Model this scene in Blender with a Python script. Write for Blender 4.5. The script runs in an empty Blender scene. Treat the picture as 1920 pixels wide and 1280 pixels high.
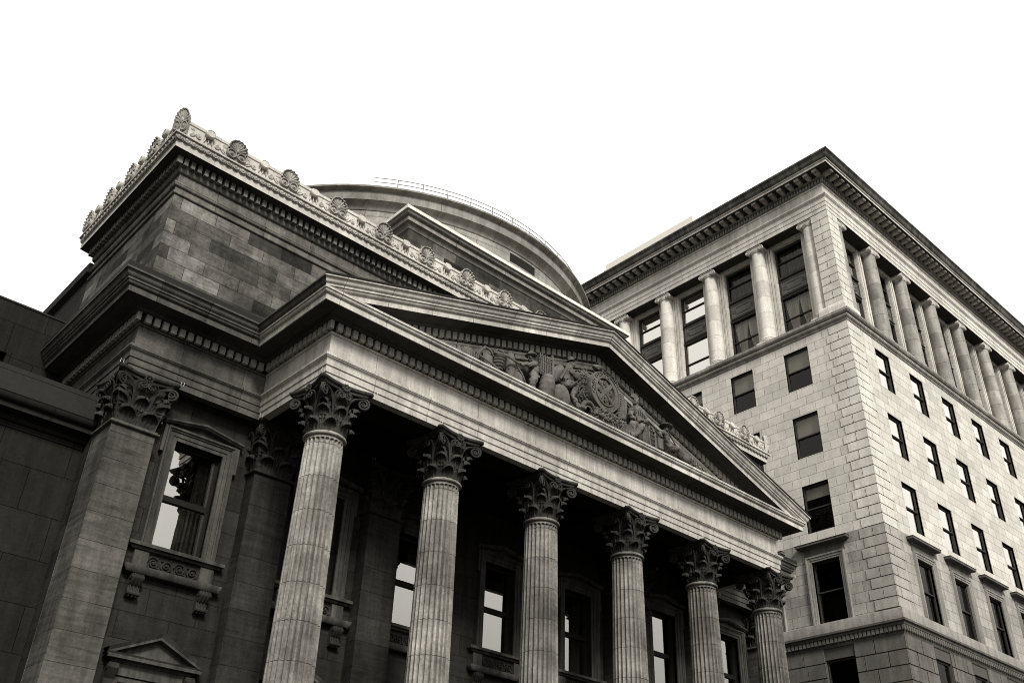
import bpy, math, random
from mathutils import Vector, Matrix
R = math.radians
PI = math.pi
rnd = random.Random(7)
C = bpy.context.scene.collection
# ------------------------------------------------------------------ materials
class NT:
    def __init__(s, mat):
        s.t = mat.node_tree; s.t.nodes.clear()
    def n(s, kind, _in=None, **kw):
        nd = s.t.nodes.new(kind)
        for k, v in kw.items(): setattr(nd, k, v)
        if _in:
            for k, v in _in.items():
                if isinstance(v, bpy.types.NodeSocket): s.t.links.new(v, nd.inputs[k])
                else: nd.inputs[k].default_value = v
        return nd
    def math(s, op, a, b=0.0, c=0.0, clamp=False):
        return s.n('ShaderNodeMath', {0: a, 1: b, 2: c}, operation=op, use_clamp=clamp).outputs[0]
    def mix(s, f, a, b, mode='MIX'):
        nd = s.n('ShaderNodeMix', {0: f}, data_type='RGBA', blend_type=mode)
        for i, v in ((6, a), (7, b)):
            if isinstance(v, bpy.types.NodeSocket): s.t.links.new(v, nd.inputs[i])
            else: nd.inputs[i].default_value = v
        return nd.outputs[2]
    def ramp(s, f, lo, hi, a=0.0, b=1.0):
        return s.n('ShaderNodeMapRange', {0: f, 1: lo, 2: hi, 3: a, 4: b}, clamp=True).outputs[0]

def tone(v, w=1.0):
    return (v, v * (1 - 0.048 * w), v * (1 - 0.145 * w), 1)

def new_mat(name):
    m = bpy.data.materials.new(name); m.use_nodes = True
    return m, NT(m)

def stone(name, v, bw=0, bh=0.5, mortar=0.012, mdark=0.35, var=0.25, stain=0.45, streak=0.4, grain=0.18, off=0.5, bump=0.35, ux=0.0, uz=0.0, rough=0.85, soot=0.0, ovar=0.0, bed=0.0):
    """weathered ashlar: block joints, block to block variation, stains, streaks, fine grain"""
    m, t = new_mat(name)
    geo = t.n('ShaderNodeNewGeometry')
    pos = geo.outputs['Position']
    sp = t.n('ShaderNodeSeparateXYZ', {0: pos}); sn = t.n('ShaderNodeSeparateXYZ', {0: geo.outputs['True Normal']})
    isx = t.math('GREATER_THAN', t.math('ABSOLUTE', sn.outputs[0]), 0.6)
    u = t.math('ADD', t.math('MULTIPLY', sp.outputs[0], t.math('SUBTRACT', 1.0, isx)), t.math('MULTIPLY', sp.outputs[1], isx))
    col = tone(v)
    hgt = None
    big = t.n('ShaderNodeTexNoise', {'Vector': pos, 'Scale': 0.55, 'Detail': 6.0, 'Roughness': 0.62}).outputs[0]
    med = t.n('ShaderNodeTexNoise', {'Vector': pos, 'Scale': 3.1, 'Detail': 7.0, 'Roughness': 0.68, 'Distortion': 0.4}).outputs[0]
    fine = t.n('ShaderNodeTexNoise', {'Vector': pos, 'Scale': 48.0, 'Detail': 3.0, 'Roughness': 0.6}).outputs[0]
    sc = t.n('ShaderNodeCombineXYZ', {0: t.math('MULTIPLY', u, 3.5), 1: t.math('MULTIPLY', isx, 9.0), 2: t.math('MULTIPLY', sp.outputs[2], 0.28)})
    stk = t.n('ShaderNodeTexNoise', {'Vector': sc.outputs[0], 'Scale': 1.0, 'Detail': 5.0, 'Roughness': 0.65}).outputs[0]
    f = t.ramp(t.n('ShaderNodeObjectInfo').outputs['Random'], 0, 1, 1 - ovar, 1 + ovar * .7) if ovar else 1.0
    rb0 = 1.0
    if bw:
        cv = t.n('ShaderNodeCombineXYZ', {0: t.math('ADD', u, ux), 1: t.math('ADD', sp.outputs[2], uz), 2: 0.0})
        wob = t.n('ShaderNodeTexNoise', {'Vector': pos, 'Scale': 4.0, 'Detail': 2.0}).outputs[1]
        cvw = t.n('ShaderNodeVectorMath', {0: cv.outputs[0], 1: t.n('ShaderNodeVectorMath', {0: wob, 1: (0.012, 0.012, 0)}, operation='MULTIPLY').outputs[0]}, operation='ADD').outputs[0]
        b = t.n('ShaderNodeTexBrick', {'Vector': cvw, 'Scale': 1.0, 'Mortar Size': mortar, 'Mortar Smooth': 0.15, 'Brick Width': bw, 'Row Height': bh, 'Color1': (0, 0, 0, 1), 'Color2': (1, 1, 1, 1), 'Mortar': (.5, .5, .5, 1)}, offset=off, offset_frequency=2)
        rb = t.n('ShaderNodeSeparateColor', {0: b.outputs[0]}).outputs[0]
        f = t.math('MULTIPLY', t.ramp(rb, 0, 1, 1 - var, 1 + var), f)
        jn = b.outputs['Fac']
    f = t.math('MULTIPLY', f, t.ramp(big, 0.3, 0.72, 1 - stain, 1 + stain * .45))
    f = t.math('MULTIPLY', f, t.ramp(med, 0.3, 0.75, 1 - stain * .55, 1 + stain * .35))
    f = t.math('MULTIPLY', f, t.ramp(stk, 0.32, 0.62, 1 - streak, 1.0 + streak * .12))
    f = t.math('MULTIPLY', f, t.ramp(fine, 0.25, 0.75, 1 - grain, 1 + grain))
    f = t.math('MULTIPLY', f, t.ramp(t.n('ShaderNodeTexNoise', {'Vector': pos, 'Scale': 13.0, 'Detail': 4.0, 'Roughness': 0.7}).outputs[0], 0.3, 0.7, 1 - grain * .9, 1 + grain * .8))
    if bed:
        sb = t.n('ShaderNodeCombineXYZ', {0: t.math('MULTIPLY', u, .7), 1: t.math('MULTIPLY', isx, 5.0), 2: t.math('MULTIPLY', sp.outputs[2], 7.5)})
        bn = t.n('ShaderNodeTexNoise', {'Vector': sb.outputs[0], 'Scale': 1.0, 'Detail': 6.0, 'Roughness': 0.7, 'Distortion': 0.6}).outputs[0]
        f = t.math('MULTIPLY', f, t.ramp(bn, 0.36, 0.66, 1 - bed, 1 + bed * .6))
        f = t.math('MULTIPLY', f, t.ramp(bn, 0.30, 0.40, 1 - bed, 1.0))
    if soot:
        blot = t.n('ShaderNodeTexNoise', {'Vector': pos, 'Scale': 1.7, 'Detail': 8.0, 'Roughness': 0.72}).outputs[0]
        f = t.math('MULTIPLY', f, t.ramp(blot, 0.5, 0.62, 1.0, 1 - soot))
    if bw:
        f = t.math('MULTIPLY', f, t.math('SUBTRACT', 1.0, t.math('MULTIPLY', jn, 1 - mdark)))
        hgt = t.math('MULTIPLY', jn, -1.0)
    colr = t.n('ShaderNodeVectorMath', {0: col[:3], 'Scale': f}, operation='SCALE').outputs[0]
    h = t.math('ADD', t.math('MULTIPLY', fine, 0.25), t.math('MULTIPLY', med, 0.35))
    if hgt is not None: h = t.math('ADD', h, hgt)
    bp = t.n('ShaderNodeBump', {'Height': h, 'Strength': bump, 'Distance': 0.03})
    p = t.n('ShaderNodeBsdfPrincipled', {'Base Color': colr, 'Roughness': rough, 'Normal': bp.outputs[0], 'Specular IOR Level': 0.03})
    o = t.n('ShaderNodeOutputMaterial', {0: p.outputs[0]})
    return m

def plain(name, v, rough=0.5, grain=0.15, w=1.0, spec=0.05, metal=0.0):
    m, t = new_mat(name)
    geo = t.n('ShaderNodeNewGeometry')
    nz = t.n('ShaderNodeTexNoise', {'Vector': geo.outputs['Position'], 'Scale': 9.0, 'Detail': 6.0, 'Roughness': .7}).outputs[0]
    c = t.n('ShaderNodeVectorMath', {0: tone(v, w)[:3], 'Scale': t.ramp(nz, .3, .7, 1 - grain, 1 + grain)}, operation='SCALE').outputs[0]
    bp = t.n('ShaderNodeBump', {'Height': nz, 'Strength': 0.15, 'Distance': 0.02})
    p = t.n('ShaderNodeBsdfPrincipled', {'Base Color': c, 'Roughness': rough, 'Normal': bp.outputs[0], 'Specular IOR Level': spec, 'Metallic': metal})
    t.n('ShaderNodeOutputMaterial', {0: p.outputs[0]})
    return m

def glass(name, refl, wav=0.02, frk=1.6):
    m, t = new_mat(name)
    geo = t.n('ShaderNodeNewGeometry')
    nz = t.n('ShaderNodeTexNoise', {'Vector': geo.outputs['Position'], 'Scale': 0.9, 'Detail': 2.0}).outputs[0]
    bp = t.n('ShaderNodeBump', {'Height': nz, 'Strength': wav, 'Distance': 0.3})
    g = t.n('ShaderNodeBsdfGlossy', {'Color': tone(.95, .6), 'Roughness': 0.01, 'Normal': bp.outputs[0]})
    tr = t.n('ShaderNodeBsdfTransparent', {'Color': (.75, .75, .72, 1)})
    fr = t.n('ShaderNodeFresnel', {'IOR': 1.5, 'Normal': bp.outputs[0]}).outputs[0]
    f = t.math('ADD', t.math('MULTIPLY', fr, frk), refl, clamp=True)
    mx = t.n('ShaderNodeMixShader', {0: f, 1: tr.outputs[0], 2: g.outputs[0]})
    t.n('ShaderNodeOutputMaterial', {0: mx.outputs[0]})
    return m

def cloth(name, v, freq, amp=0.5):
    """fabric or slatted blind: soft vertical light and dark folds of the weave"""
    m, t = new_mat(name)
    tc = t.n('ShaderNodeTexCoord').outputs['Object']
    s = t.n('ShaderNodeSeparateXYZ', {0: tc})
    w = t.n('ShaderNodeTexNoise', {'Vector': t.n('ShaderNodeCombineXYZ', {0: t.math('MULTIPLY', s.outputs[0], freq), 2: t.math('MULTIPLY', s.outputs[2], .25)}).outputs[0], 'Scale': 1.0, 'Detail': 3.0}).outputs[0]
    c = t.n('ShaderNodeVectorMath', {0: tone(v)[:3], 'Scale': t.ramp(w, .35, .65, 1 - amp, 1 + amp * .5)}, operation='SCALE').outputs[0]
    p = t.n('ShaderNodeBsdfPrincipled', {'Base Color': c, 'Roughness': .9, 'Specular IOR Level': .1})
    t.n('ShaderNodeOutputMaterial', {0: p.outputs[0]})
    return m

M = {}
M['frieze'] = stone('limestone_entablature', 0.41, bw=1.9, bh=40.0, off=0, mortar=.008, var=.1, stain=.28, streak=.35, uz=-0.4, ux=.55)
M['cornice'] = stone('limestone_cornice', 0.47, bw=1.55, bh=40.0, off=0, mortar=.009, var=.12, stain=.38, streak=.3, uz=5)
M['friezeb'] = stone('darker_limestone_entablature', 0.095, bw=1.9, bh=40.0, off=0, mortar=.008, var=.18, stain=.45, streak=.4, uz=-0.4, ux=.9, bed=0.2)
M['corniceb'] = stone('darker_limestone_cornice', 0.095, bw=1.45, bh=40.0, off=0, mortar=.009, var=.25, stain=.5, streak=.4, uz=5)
M['under'] = stone('shaded_sooty_soffit', 0.055, bw=1.55, bh=40.0, off=0, mortar=.009, stain=.3, streak=.2, uz=5)  # underside shade, along with soot, is put into this dark colour
M['slot'] = plain('shade_black_recess', .018, .95)  # near-black colour stands in for the shade between dentils
M['tymp'] = stone('shaded_tympanum', .06, bw=1.6, bh=40, off=0, stain=.4, streak=.2, uz=5)  # recess shade behind the carved figures painted into the wall colour
M['leadcap'] = plain('lead_flashing', 0.018, .6)
M['dent'] = stone('limestone_dentils', .30, stain=.25, streak=.2)
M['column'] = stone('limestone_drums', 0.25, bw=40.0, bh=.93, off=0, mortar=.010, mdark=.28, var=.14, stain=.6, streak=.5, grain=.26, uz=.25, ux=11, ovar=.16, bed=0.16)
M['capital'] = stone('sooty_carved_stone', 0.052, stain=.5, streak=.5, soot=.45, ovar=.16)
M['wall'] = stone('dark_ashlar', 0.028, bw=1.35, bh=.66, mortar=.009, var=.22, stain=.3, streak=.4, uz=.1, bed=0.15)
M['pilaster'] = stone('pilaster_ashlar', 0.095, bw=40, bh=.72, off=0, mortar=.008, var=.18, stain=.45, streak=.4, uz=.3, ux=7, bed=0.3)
M['pilasterd'] = stone('shaded_pilaster_ashlar', 0.034, bw=40, bh=.72, off=0, mortar=.008, var=.18, stain=.45, streak=.4, uz=.3, ux=7, bed=0.25)  # darker copy of the pilaster stone, portico shade in its colour
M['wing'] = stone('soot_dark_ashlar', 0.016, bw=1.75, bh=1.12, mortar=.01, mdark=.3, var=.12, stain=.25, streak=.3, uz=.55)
M['attic'] = stone('stained_attic_blocks', 0.115, bw=1.15, bh=.46, mortar=.010, mdark=.45, var=.75, stain=.6, streak=.25, grain=.22, uz=.1, soot=.35, bed=0.28)
M['atticm'] = stone('attic_mouldings', 0.15, bw=1.7, bh=40, off=0, mortar=.008, var=.18, stain=.5, streak=.35, uz=9, soot=.3)
M['terra'] = stone('pale_cresting_stone', 0.46, bw=1.908, bh=40, off=0, mortar=.007, mdark=.5, var=.05, stain=.22, streak=.25, grain=.1, ux=-.31, uz=7)
M['terrad'] = stone('weathered_cresting_stone', 0.38, stain=.4, streak=.4, grain=.15, ovar=.16)
M['drum'] = stone('drum_ashlar', 0.3, bw=2.0, bh=.52, mortar=.010, var=.16, stain=.35, streak=.25, uz=.2, bed=0.15)
M['drumm'] = stone('drum_mouldings', .25, bw=2.6, bh=40, off=0, mortar=.012, var=.12, stain=.35, streak=.35, uz=9)
M['slab'] = stone('pale_coping_slab', 0.68, bw=3.2, bh=40, off=0, mortar=.006, var=.05, stain=.18, streak=.2, uz=3)
M['sculpt'] = stone('carved_relief_stone', 0.14, stain=.45, streak=.3, soot=.4)
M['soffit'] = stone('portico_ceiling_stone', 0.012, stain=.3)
M['frame'] = stone('window_surround_stone', 0.075, stain=.45, streak=.6)
M['carve'] = stone('dark_carved_panel', 0.035, stain=.4)
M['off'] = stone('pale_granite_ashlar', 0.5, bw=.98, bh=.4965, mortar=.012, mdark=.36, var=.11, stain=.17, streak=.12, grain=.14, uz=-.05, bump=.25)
M['offlow'] = stone('shaded_lower_storey_ashlar', 0.32, bw=.98, bh=.4965, mortar=.012, mdark=.36, var=.16, stain=.3, streak=.25, grain=.16, uz=-.05, bump=.25)  # same granite as above, shade near the street painted in as darker colour
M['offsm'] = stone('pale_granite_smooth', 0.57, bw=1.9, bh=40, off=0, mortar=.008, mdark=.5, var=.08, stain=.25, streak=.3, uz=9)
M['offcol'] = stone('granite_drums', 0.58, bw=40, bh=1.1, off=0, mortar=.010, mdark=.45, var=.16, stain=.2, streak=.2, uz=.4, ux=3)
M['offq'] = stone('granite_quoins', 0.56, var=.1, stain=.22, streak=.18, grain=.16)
M['offql'] = stone('shaded_granite_quoins', 0.33, var=.1, stain=.25, streak=.2, grain=.16)  # same quoin stone, darkened to match the painted shade of the lower wall
M['offqb'] = plain('dark_joint_mortar', .07, .9)
M['offc'] = stone('sooty_cornice_stone', 0.12, bw=2.4, bh=40, off=0, mortar=.012, mdark=.5, var=.15, stain=.5, streak=.6, uz=9)
M['hood'] = stone('weathered_hood_stone', .12, stain=.35, streak=.3)
M['offs'] = stone('granite_surrounds', 0.25, stain=.25, streak=.35)
M['offbed'] = stone('grey_cornice_bed', .26, bw=2.4, bh=40, off=0, mortar=.01, stain=.35, streak=.4, uz=9)
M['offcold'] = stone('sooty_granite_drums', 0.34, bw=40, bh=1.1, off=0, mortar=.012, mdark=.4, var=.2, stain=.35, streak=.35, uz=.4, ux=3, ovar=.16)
M['offmod'] = stone('sooty_modillion_stone', 0.4, stain=.4, streak=.3)
M['offb'] = stone('rusticated_base_stone', 0.13, var=.2, stain=.3, streak=.3)  # base stone, colour lowered further for the dimmer light near the street
M['iron'] = plain('dark_painted_metal', .035, .45)
M['bronze'] = plain('spandrel_panel_metal', .10, .5, .3)
M['sash'] = plain('black_window_sash', .012, .4)
M['glassb'] = glass('old_bank_glass', .32, .006)
M['glasso'] = glass('office_glass', 0.0, .004, .55)
M['glassm'] = glass('mirror_like_glass', .55, .004)
M['dark'] = plain('dark_room', .012, .9)
M['blind'] = cloth('grey_roller_blind', .36, 2.0, .12)
M['vblind'] = cloth('dark_vertical_blind', .07, 22.0, .8)
M['curtain'] = cloth('pale_curtain', .5, 14.0, .3)
M['curtaind'] = cloth('dim_curtain', .12, 14.0, .3)
M['pale_blind'] = cloth('pale_roller_blind', .6, 1.0, .06)
M['roof'] = plain('roof_felt', .06, .9)
M['pent'] = plain('white_parapet_panel', 0.66, .6, .05)
M['steel'] = plain('railing_steel', .18, .5)
M['asphalt'] = plain('asphalt', 0.045, .9, .3)
M['paving'] = stone('pavement_slabs', 0.07, stain=.3)
M['ground'] = plain('city_ground', 0.04, .9, .3)
M['lettering'] = stone('carved_lettering', .17, stain=.2)

# ------------------------------------------------------------------ mesh helpers
class MB:
    def __init__(s): s.v = []; s.f = []
    def add(s, vs, fs):
        o = len(s.v); s.v += [tuple(p) for p in vs]; s.f += [tuple(i + o for i in f) for f in fs]; return s
    def box(s, x0, y0, z0, x1, y1, z1, top=0):
        vs = [(x0, y0, z0), (x1, y0, z0), (x1, y1, z0), (x0, y1, z0), (x0, y0, z1), (x1, y0, z1), (x1, y1, z1), (x0, y1, z1)]
        return s.add(vs, [(0, 3, 2, 1), (4, 5, 6, 7), (0, 1, 5, 4), (1, 2, 6, 5), (2, 3, 7, 6), (3, 0, 4, 7)])
    def bev(s, x0, y0, z0, x1, y1, z1, b=.01):
        """box with chamfered edges"""
        vs = []; 
        for z, d in ((z0, b), (z0 + b, 0), (z1 - b, 0), (z1, b)):
            a = [(x0 + d, y0 + d), (x1 - d, y0 + d), (x1 - d, y1 - d), (x0 + d, y1 - d)]
            for i, (x, y) in enumerate(a):
                sx = 1 if i in (0, 3) else -1; sy = 1 if i < 2 else -1
                c = 0 if d else b
                vs += [(x + (sx * c if i in (0, 2) else 0), y + (sy * c if i in (1, 3) else 0), z), (x + (sx * c if i in (1, 3) else 0), y + (sy * c if i in (0, 2) else 0), z)]
        fs = []
        for k in range(3):
            for i in range(8): j = (i + 1) % 8; fs.append((k * 8 + i, k * 8 + j, k * 8 + 8 + j, k * 8 + 8 + i))
        fs.append(tuple(range(7, -1, -1))); fs.append(tuple(range(24, 32)))
        return s.add(vs, fs)
    def grid(s, rows, closeu=False, closev=False):
        n = len(rows); m = len(rows[0]); vs = [p for r in rows for p in r]; fs = []
        for i in range(n if closev else n - 1):
            for j in range(m if closeu else m - 1):
                a = i * m + j; b = i * m + (j + 1) % m; i2 = (i + 1) % n
                fs.append((a, b, i2 * m + (j + 1) % m, i2 * m + j))
        return s.add(vs, fs)
    def lathe(s, prof, cx, cy, seg=32, a0=0, a1=2 * PI):
        full = abs(a1 - a0) >= 2 * PI - 1e-6
        n = seg if full else seg + 1
        rows = [[(cx + r * math.cos(a0 + (a1 - a0) * k / seg), cy + r * math.sin(a0 + (a1 - a0) * k / seg), z) for k in range(n)] for r, z in prof]
        return s.grid(rows, closeu=full)
    def tube(s, path, r, seg=6, cap=True):
        P = [Vector(p) for p in path]; rows = []; N = None
        for i, p in enumerate(P):
            d = (P[min(i + 1, len(P) - 1)] - P[max(i - 1, 0)]).normalized()
            if N is None:
                N = d.orthogonal().normalized()
            N = (N - d * N.dot(d)); N = N.normalized() if N.length > 1e-6 else d.orthogonal().normalized()
            B = d.cross(N); rr = r[i] if isinstance(r, (list, tuple)) else r
            rows.append([p + (N * math.cos(2 * PI * k / seg) + B * math.sin(2 * PI * k / seg)) * rr for k in range(seg)])
        o = len(s.v); s.grid(rows, closeu=True)
        if cap:
            s.f.append(tuple(o + k for k in range(seg))[::-1]); s.f.append(tuple(o + (len(P) - 1) * seg + k for k in range(seg)))
        return s
    def ball(s, c, r, seg=10, rings=6):
        rx, ry, rz = r if isinstance(r, (tuple, list)) else (r, r, r)
        rows = []
        for i in range(rings + 1):
            a = -PI / 2 + PI * i / rings; q = max(math.cos(a), .02)
            rows.append([(c[0] + rx * q * math.cos(2 * PI * k / seg), c[1] + ry * q * math.sin(2 * PI * k / seg), c[2] + rz * math.sin(a)) for k in range(seg)])
        return s.grid(rows, closeu=True)
    def sweep(s, path, prof, closed=False, m0=None, m1=None, caps=False):
        """profile (projection, height) carried along a plan path with mitred corners; outward is to the right of travel"""
        P = [Vector(p) for p in path]; n = len(P); cols = []
        for i in range(n):
            ds = []
            if i > 0 or closed: ds.append((P[i] - P[i - 1]).normalized())
            if i < n - 1 or closed: ds.append((P[(i + 1) % n] - P[i]).normalized())
            ns = [Vector((d.y, -d.x)) for d in ds]
            mm = ns[0] if len(ns) == 1 else (ns[0] + ns[1]) / (1 + ns[0].dot(ns[1]))
            if i == 0 and m0: mm = Vector(m0)
            if i == n - 1 and m1: mm = Vector(m1)
            cols.append((P[i], mm))
        rows = [[(p.x + mm.x * q, p.y + mm.y * q, z) for (p, mm) in cols] for (q, z) in prof]
        o = len(s.v); s.grid(rows, closeu=closed)
        if caps:
            k = len(cols); s.f.append(tuple(o + i * k for i in range(len(prof)))); s.f.append(tuple(o + i * k + k - 1 for i in range(len(prof)))[::-1])
        return s
    def xform(s, M4, start=0):
        s.v[start:] = [tuple(M4 @ Vector(p)) for p in s.v[start:]]; return s
    def build(s, name, mat, parent=None, ang=35, loc=None, rotz=0):
        me = bpy.data.meshes.new(name); me.from_pydata(s.v, [], s.f); me.materials.append(M[mat] if isinstance(mat, str) else mat)
        me.validate(); 
        me.polygons.foreach_set('use_smooth', [True] * len(me.polygons)); me.set_sharp_from_angle(angle=R(ang)); me.update()
        return link(name, me, parent, loc, rotz)
def link(name, data, parent=None, loc=None, rotz=0):
    o = bpy.data.objects.new(name, data); C.objects.link(o)
    if parent: o.parent = parent
    if loc: o.location = loc
    if rotz: o.rotation_euler = (0, 0, rotz)
    return o
def thing(name, label, cat, loc=(0, 0, 0)):
    o = link(name, None, None, loc); o['label'] = label; o['category'] = cat; return o
def copy_tree(o, parent, loc=None, rotz=None):
    c = o.copy(); C.objects.link(c); c.parent = parent
    if loc: c.location = loc
    if rotz is not None: c.rotation_euler = (0, 0, rotz)
    for ch in list(o.children): copy_tree(ch, c)
    return c
def cyma(p0, z0, p1, z1, n=7, flip=False):
    """S-curve between two profile points"""
    out = []
    for i in range(n + 1):
        t = i / n; a = t - math.sin(2 * PI * t) / (2 * PI) * .8
        if flip: a = t + math.sin(2 * PI * t) / (2 * PI) * .8
        out.append((p0 + (p1 - p0) * a, z0 + (z1 - z0) * t))
    return out
def ovolo(p0, z0, p1, z1, n=5):
    return [(p0 + (p1 - p0) * math.sin(PI / 2 * i / n), z0 + (z1 - z0) * (1 - math.cos(PI / 2 * i / n))) for i in range(n + 1)]
def cavet(p0, z0, p1, z1, n=5):
    return [(p0 + (p1 - p0) * (1 - math.cos(PI / 2 * i / n)), z0 + (z1 - z0) * math.sin(PI / 2 * i / n)) for i in range(n + 1)]
def bead(p, z0, z1, n=6):
    r = (z1 - z0) / 2
    return [(p + r * math.sin(PI * i / n), z0 + r - r * math.cos(PI * i / n)) for i in range(n + 1)]

def wallgrid(mb, fn, u0, u1, z0, z1, holes, depth):
    """flat wall with real openings and reveals. fn(u, d, z) -> point"""
    us = sorted({u0, u1} | {h[0] for h in holes} | {h[1] for h in holes}); zs = sorted({z0, z1} | {h[2] for h in holes} | {h[3] for h in holes})
    us = [u for u in us if u0 - 1e-6 <= u <= u1 + 1e-6]; zs = [z for z in zs if z0 - 1e-6 <= z <= z1 + 1e-6]
    for i in range(len(us) - 1):
        for j in range(len(zs) - 1):
            cu = (us[i] + us[i + 1]) / 2; cz = (zs[j] + zs[j + 1]) / 2
            if any(h[0] < cu < h[1] and h[2] < cz < h[3] for h in holes): continue
            mb.add([fn(us[i], 0, zs[j]), fn(us[i + 1], 0, zs[j]), fn(us[i + 1], 0, zs[j + 1]), fn(us[i], 0, zs[j + 1])], [(0, 1, 2, 3)])
    for a, b, c, d in holes:
        for (p, q) in (((a, c), (a, d)), ((a, d), (b, d)), ((b, d), (b, c)), ((b, c), (a, c))):
            mb.add([fn(p[0], 0, p[1]), fn(q[0], 0, q[1]), fn(q[0], depth, q[1]), fn(p[0], depth, p[1])], [(0, 1, 2, 3)])

SUNEL, SUNAZ, SUNE, SUNW, SKY0, SKY1, SKY2, EXPO = 38, 202, 3.0, 12, .03, .68, .92, 0.6
# ------------------------------------------------------------------ setting
g = MB().add([(-400, -400, 0), (600, -400, 0), (600, 600, 0), (-400, 600, 0)], [(0, 1, 2, 3)]).build('ground', 'ground'); g['kind'] = 'structure'
g = MB().add([(-200, -7, .004), (300, -7, .004), (300, 9, .004), (-200, 9, .004)], [(0, 1, 2, 3)]).build('road', 'asphalt'); g['kind'] = 'structure'
g = MB().box(-200, 9, 0, 300, 14.5, .13).build('pavement', 'paving'); g['kind'] = 'structure'
# ------------------------------------------------------------------ the bank
bank = thing('bank_building', 'domed stone bank with a six column Corinthian temple front and carved pediment', 'bank', (21.87, 20, 0))
def part(mb, name, mat, parent=None, ang=35):
    """a part given in world coordinates, hung under the bank (or another parent placed at the same origin)"""
    o = mb.build(name, mat, parent or bank, ang)
    base = bank.location if parent is None else None
    if parent is None: o.location = -bank.location
    return o
XL, XR, XC, D = 11.19, 32.15, 21.67, 20.0
YB, BL, BR_ = 23.45, 7.23, 36.51
TAN = .307; XREF = XL - 1.05
ent_path = [(BL, 45), (BL, YB), (XL, YB), (XL, D), (XR, D), (XR, YB), (BR_, YB), (BR_, 45)]
arch = [(-.25, 14.45), (0, 14.45), (0, 14.63), (.012, 14.64), (.03, 14.645), (.03, 14.83), (.042, 14.84), (.06, 14.845), (.06, 15.0)] + cyma(.065, 15.005, .13, 15.1) + [(.145, 15.1), (.145, 15.17), (.12, 15.19), (.0, 15.2)]
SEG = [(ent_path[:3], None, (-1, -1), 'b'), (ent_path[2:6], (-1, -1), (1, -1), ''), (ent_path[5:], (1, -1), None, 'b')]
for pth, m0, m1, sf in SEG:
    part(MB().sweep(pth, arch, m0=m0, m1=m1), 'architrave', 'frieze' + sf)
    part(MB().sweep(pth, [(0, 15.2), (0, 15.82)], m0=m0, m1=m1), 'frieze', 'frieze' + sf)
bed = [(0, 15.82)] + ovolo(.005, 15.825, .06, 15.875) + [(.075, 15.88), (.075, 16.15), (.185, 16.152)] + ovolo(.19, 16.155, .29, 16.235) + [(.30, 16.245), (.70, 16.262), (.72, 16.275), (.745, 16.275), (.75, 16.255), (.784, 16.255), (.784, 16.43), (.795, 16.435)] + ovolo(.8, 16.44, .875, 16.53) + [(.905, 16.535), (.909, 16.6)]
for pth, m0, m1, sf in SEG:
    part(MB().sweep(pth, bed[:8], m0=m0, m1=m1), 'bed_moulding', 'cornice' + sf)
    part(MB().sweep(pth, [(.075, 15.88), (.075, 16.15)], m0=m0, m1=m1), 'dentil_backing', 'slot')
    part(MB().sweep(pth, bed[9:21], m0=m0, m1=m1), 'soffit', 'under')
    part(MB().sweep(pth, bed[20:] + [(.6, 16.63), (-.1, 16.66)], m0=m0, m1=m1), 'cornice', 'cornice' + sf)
def dentils(mb, path, p0, p1, z0, z1, pitch, w):
    for i in range(len(path) - 1):
        a = Vector(path[i]); b = Vector(path[i + 1]); d = (b - a); L = d.length; d.normalize(); n = Vector((d.y, -d.x))
        # convex ends reach out to the corner block, concave ends stop short
        ext0 = p1 if i > 0 and (Vector(path[i]) - Vector(path[i - 1])).normalized().cross(d) > 0 else (-p1 - .05 if i > 0 else 0)
        ext1 = p1 if i < len(path) - 2 and d.cross((Vector(path[i + 2]) - b).normalized()) > 0 else (-p1 - .05 if i < len(path) - 2 else 0)
        s0 = -ext0; s1 = L + ext1; k = max(1, round((s1 - s0 - w) / pitch)); st = (s1 - s0 - w) / k
        for j in range(k + 1):
            if j == 0 and ext0 > 0 and i > 0: continue
            s = s0 + j * st
            q = [a + d * s + n * p0, a + d * (s + w) + n * p0, a + d * (s + w) + n * p1, a + d * s + n * p1]
            mb.add([(v.x, v.y, z) for z in (z0, z1) for v in q], [(0, 1, 2, 3), (4, 5, 6, 7), (0, 1, 5, 4), (1, 2, 6, 5), (2, 3, 7, 6), (3, 0, 4, 7)])
dm = MB(); dentils(dm, [(BL, 29), (BL, YB), (XL, YB), (XL, D), (XR, D), (XR, YB), (BR_, YB), (BR_, 29)], .07, .185, 15.905, 16.15, .25, .165)
part(dm, 'dentil_course', 'dent')
# gutter moulding of the flanks (the temple front carries it on the rake instead)
sima = cyma(.92, 16.6, 1.03, 16.76, flip=True) + [(1.05, 16.765), (1.05, 16.82)]
for pth, m0, m1 in (([(BL, 45), (BL, YB), (XL, YB), (XL, D)], None, (-1, -1)), ([(XR, D), (XR, YB), (BR_, YB), (BR_, 45)], (1, -1), None)):
    part(MB().sweep(pth, [(.909, 16.6)] + sima + [(.9, 16.84)], m0=m0, m1=m1), 'gutter_moulding', 'corniceb')
for pth in ([(BL, 45), (BL, YB), (XL + .2, YB)], [(XR - .2, YB), (BR_, YB), (BR_, 45)]):
    part(MB().sweep(pth, [(1.02, 16.82), (1.035, 16.99), (1.0, 17.0), (.3, 17.05), (-.4, 17.2)]), 'lead_flashing', 'leadcap')
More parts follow.
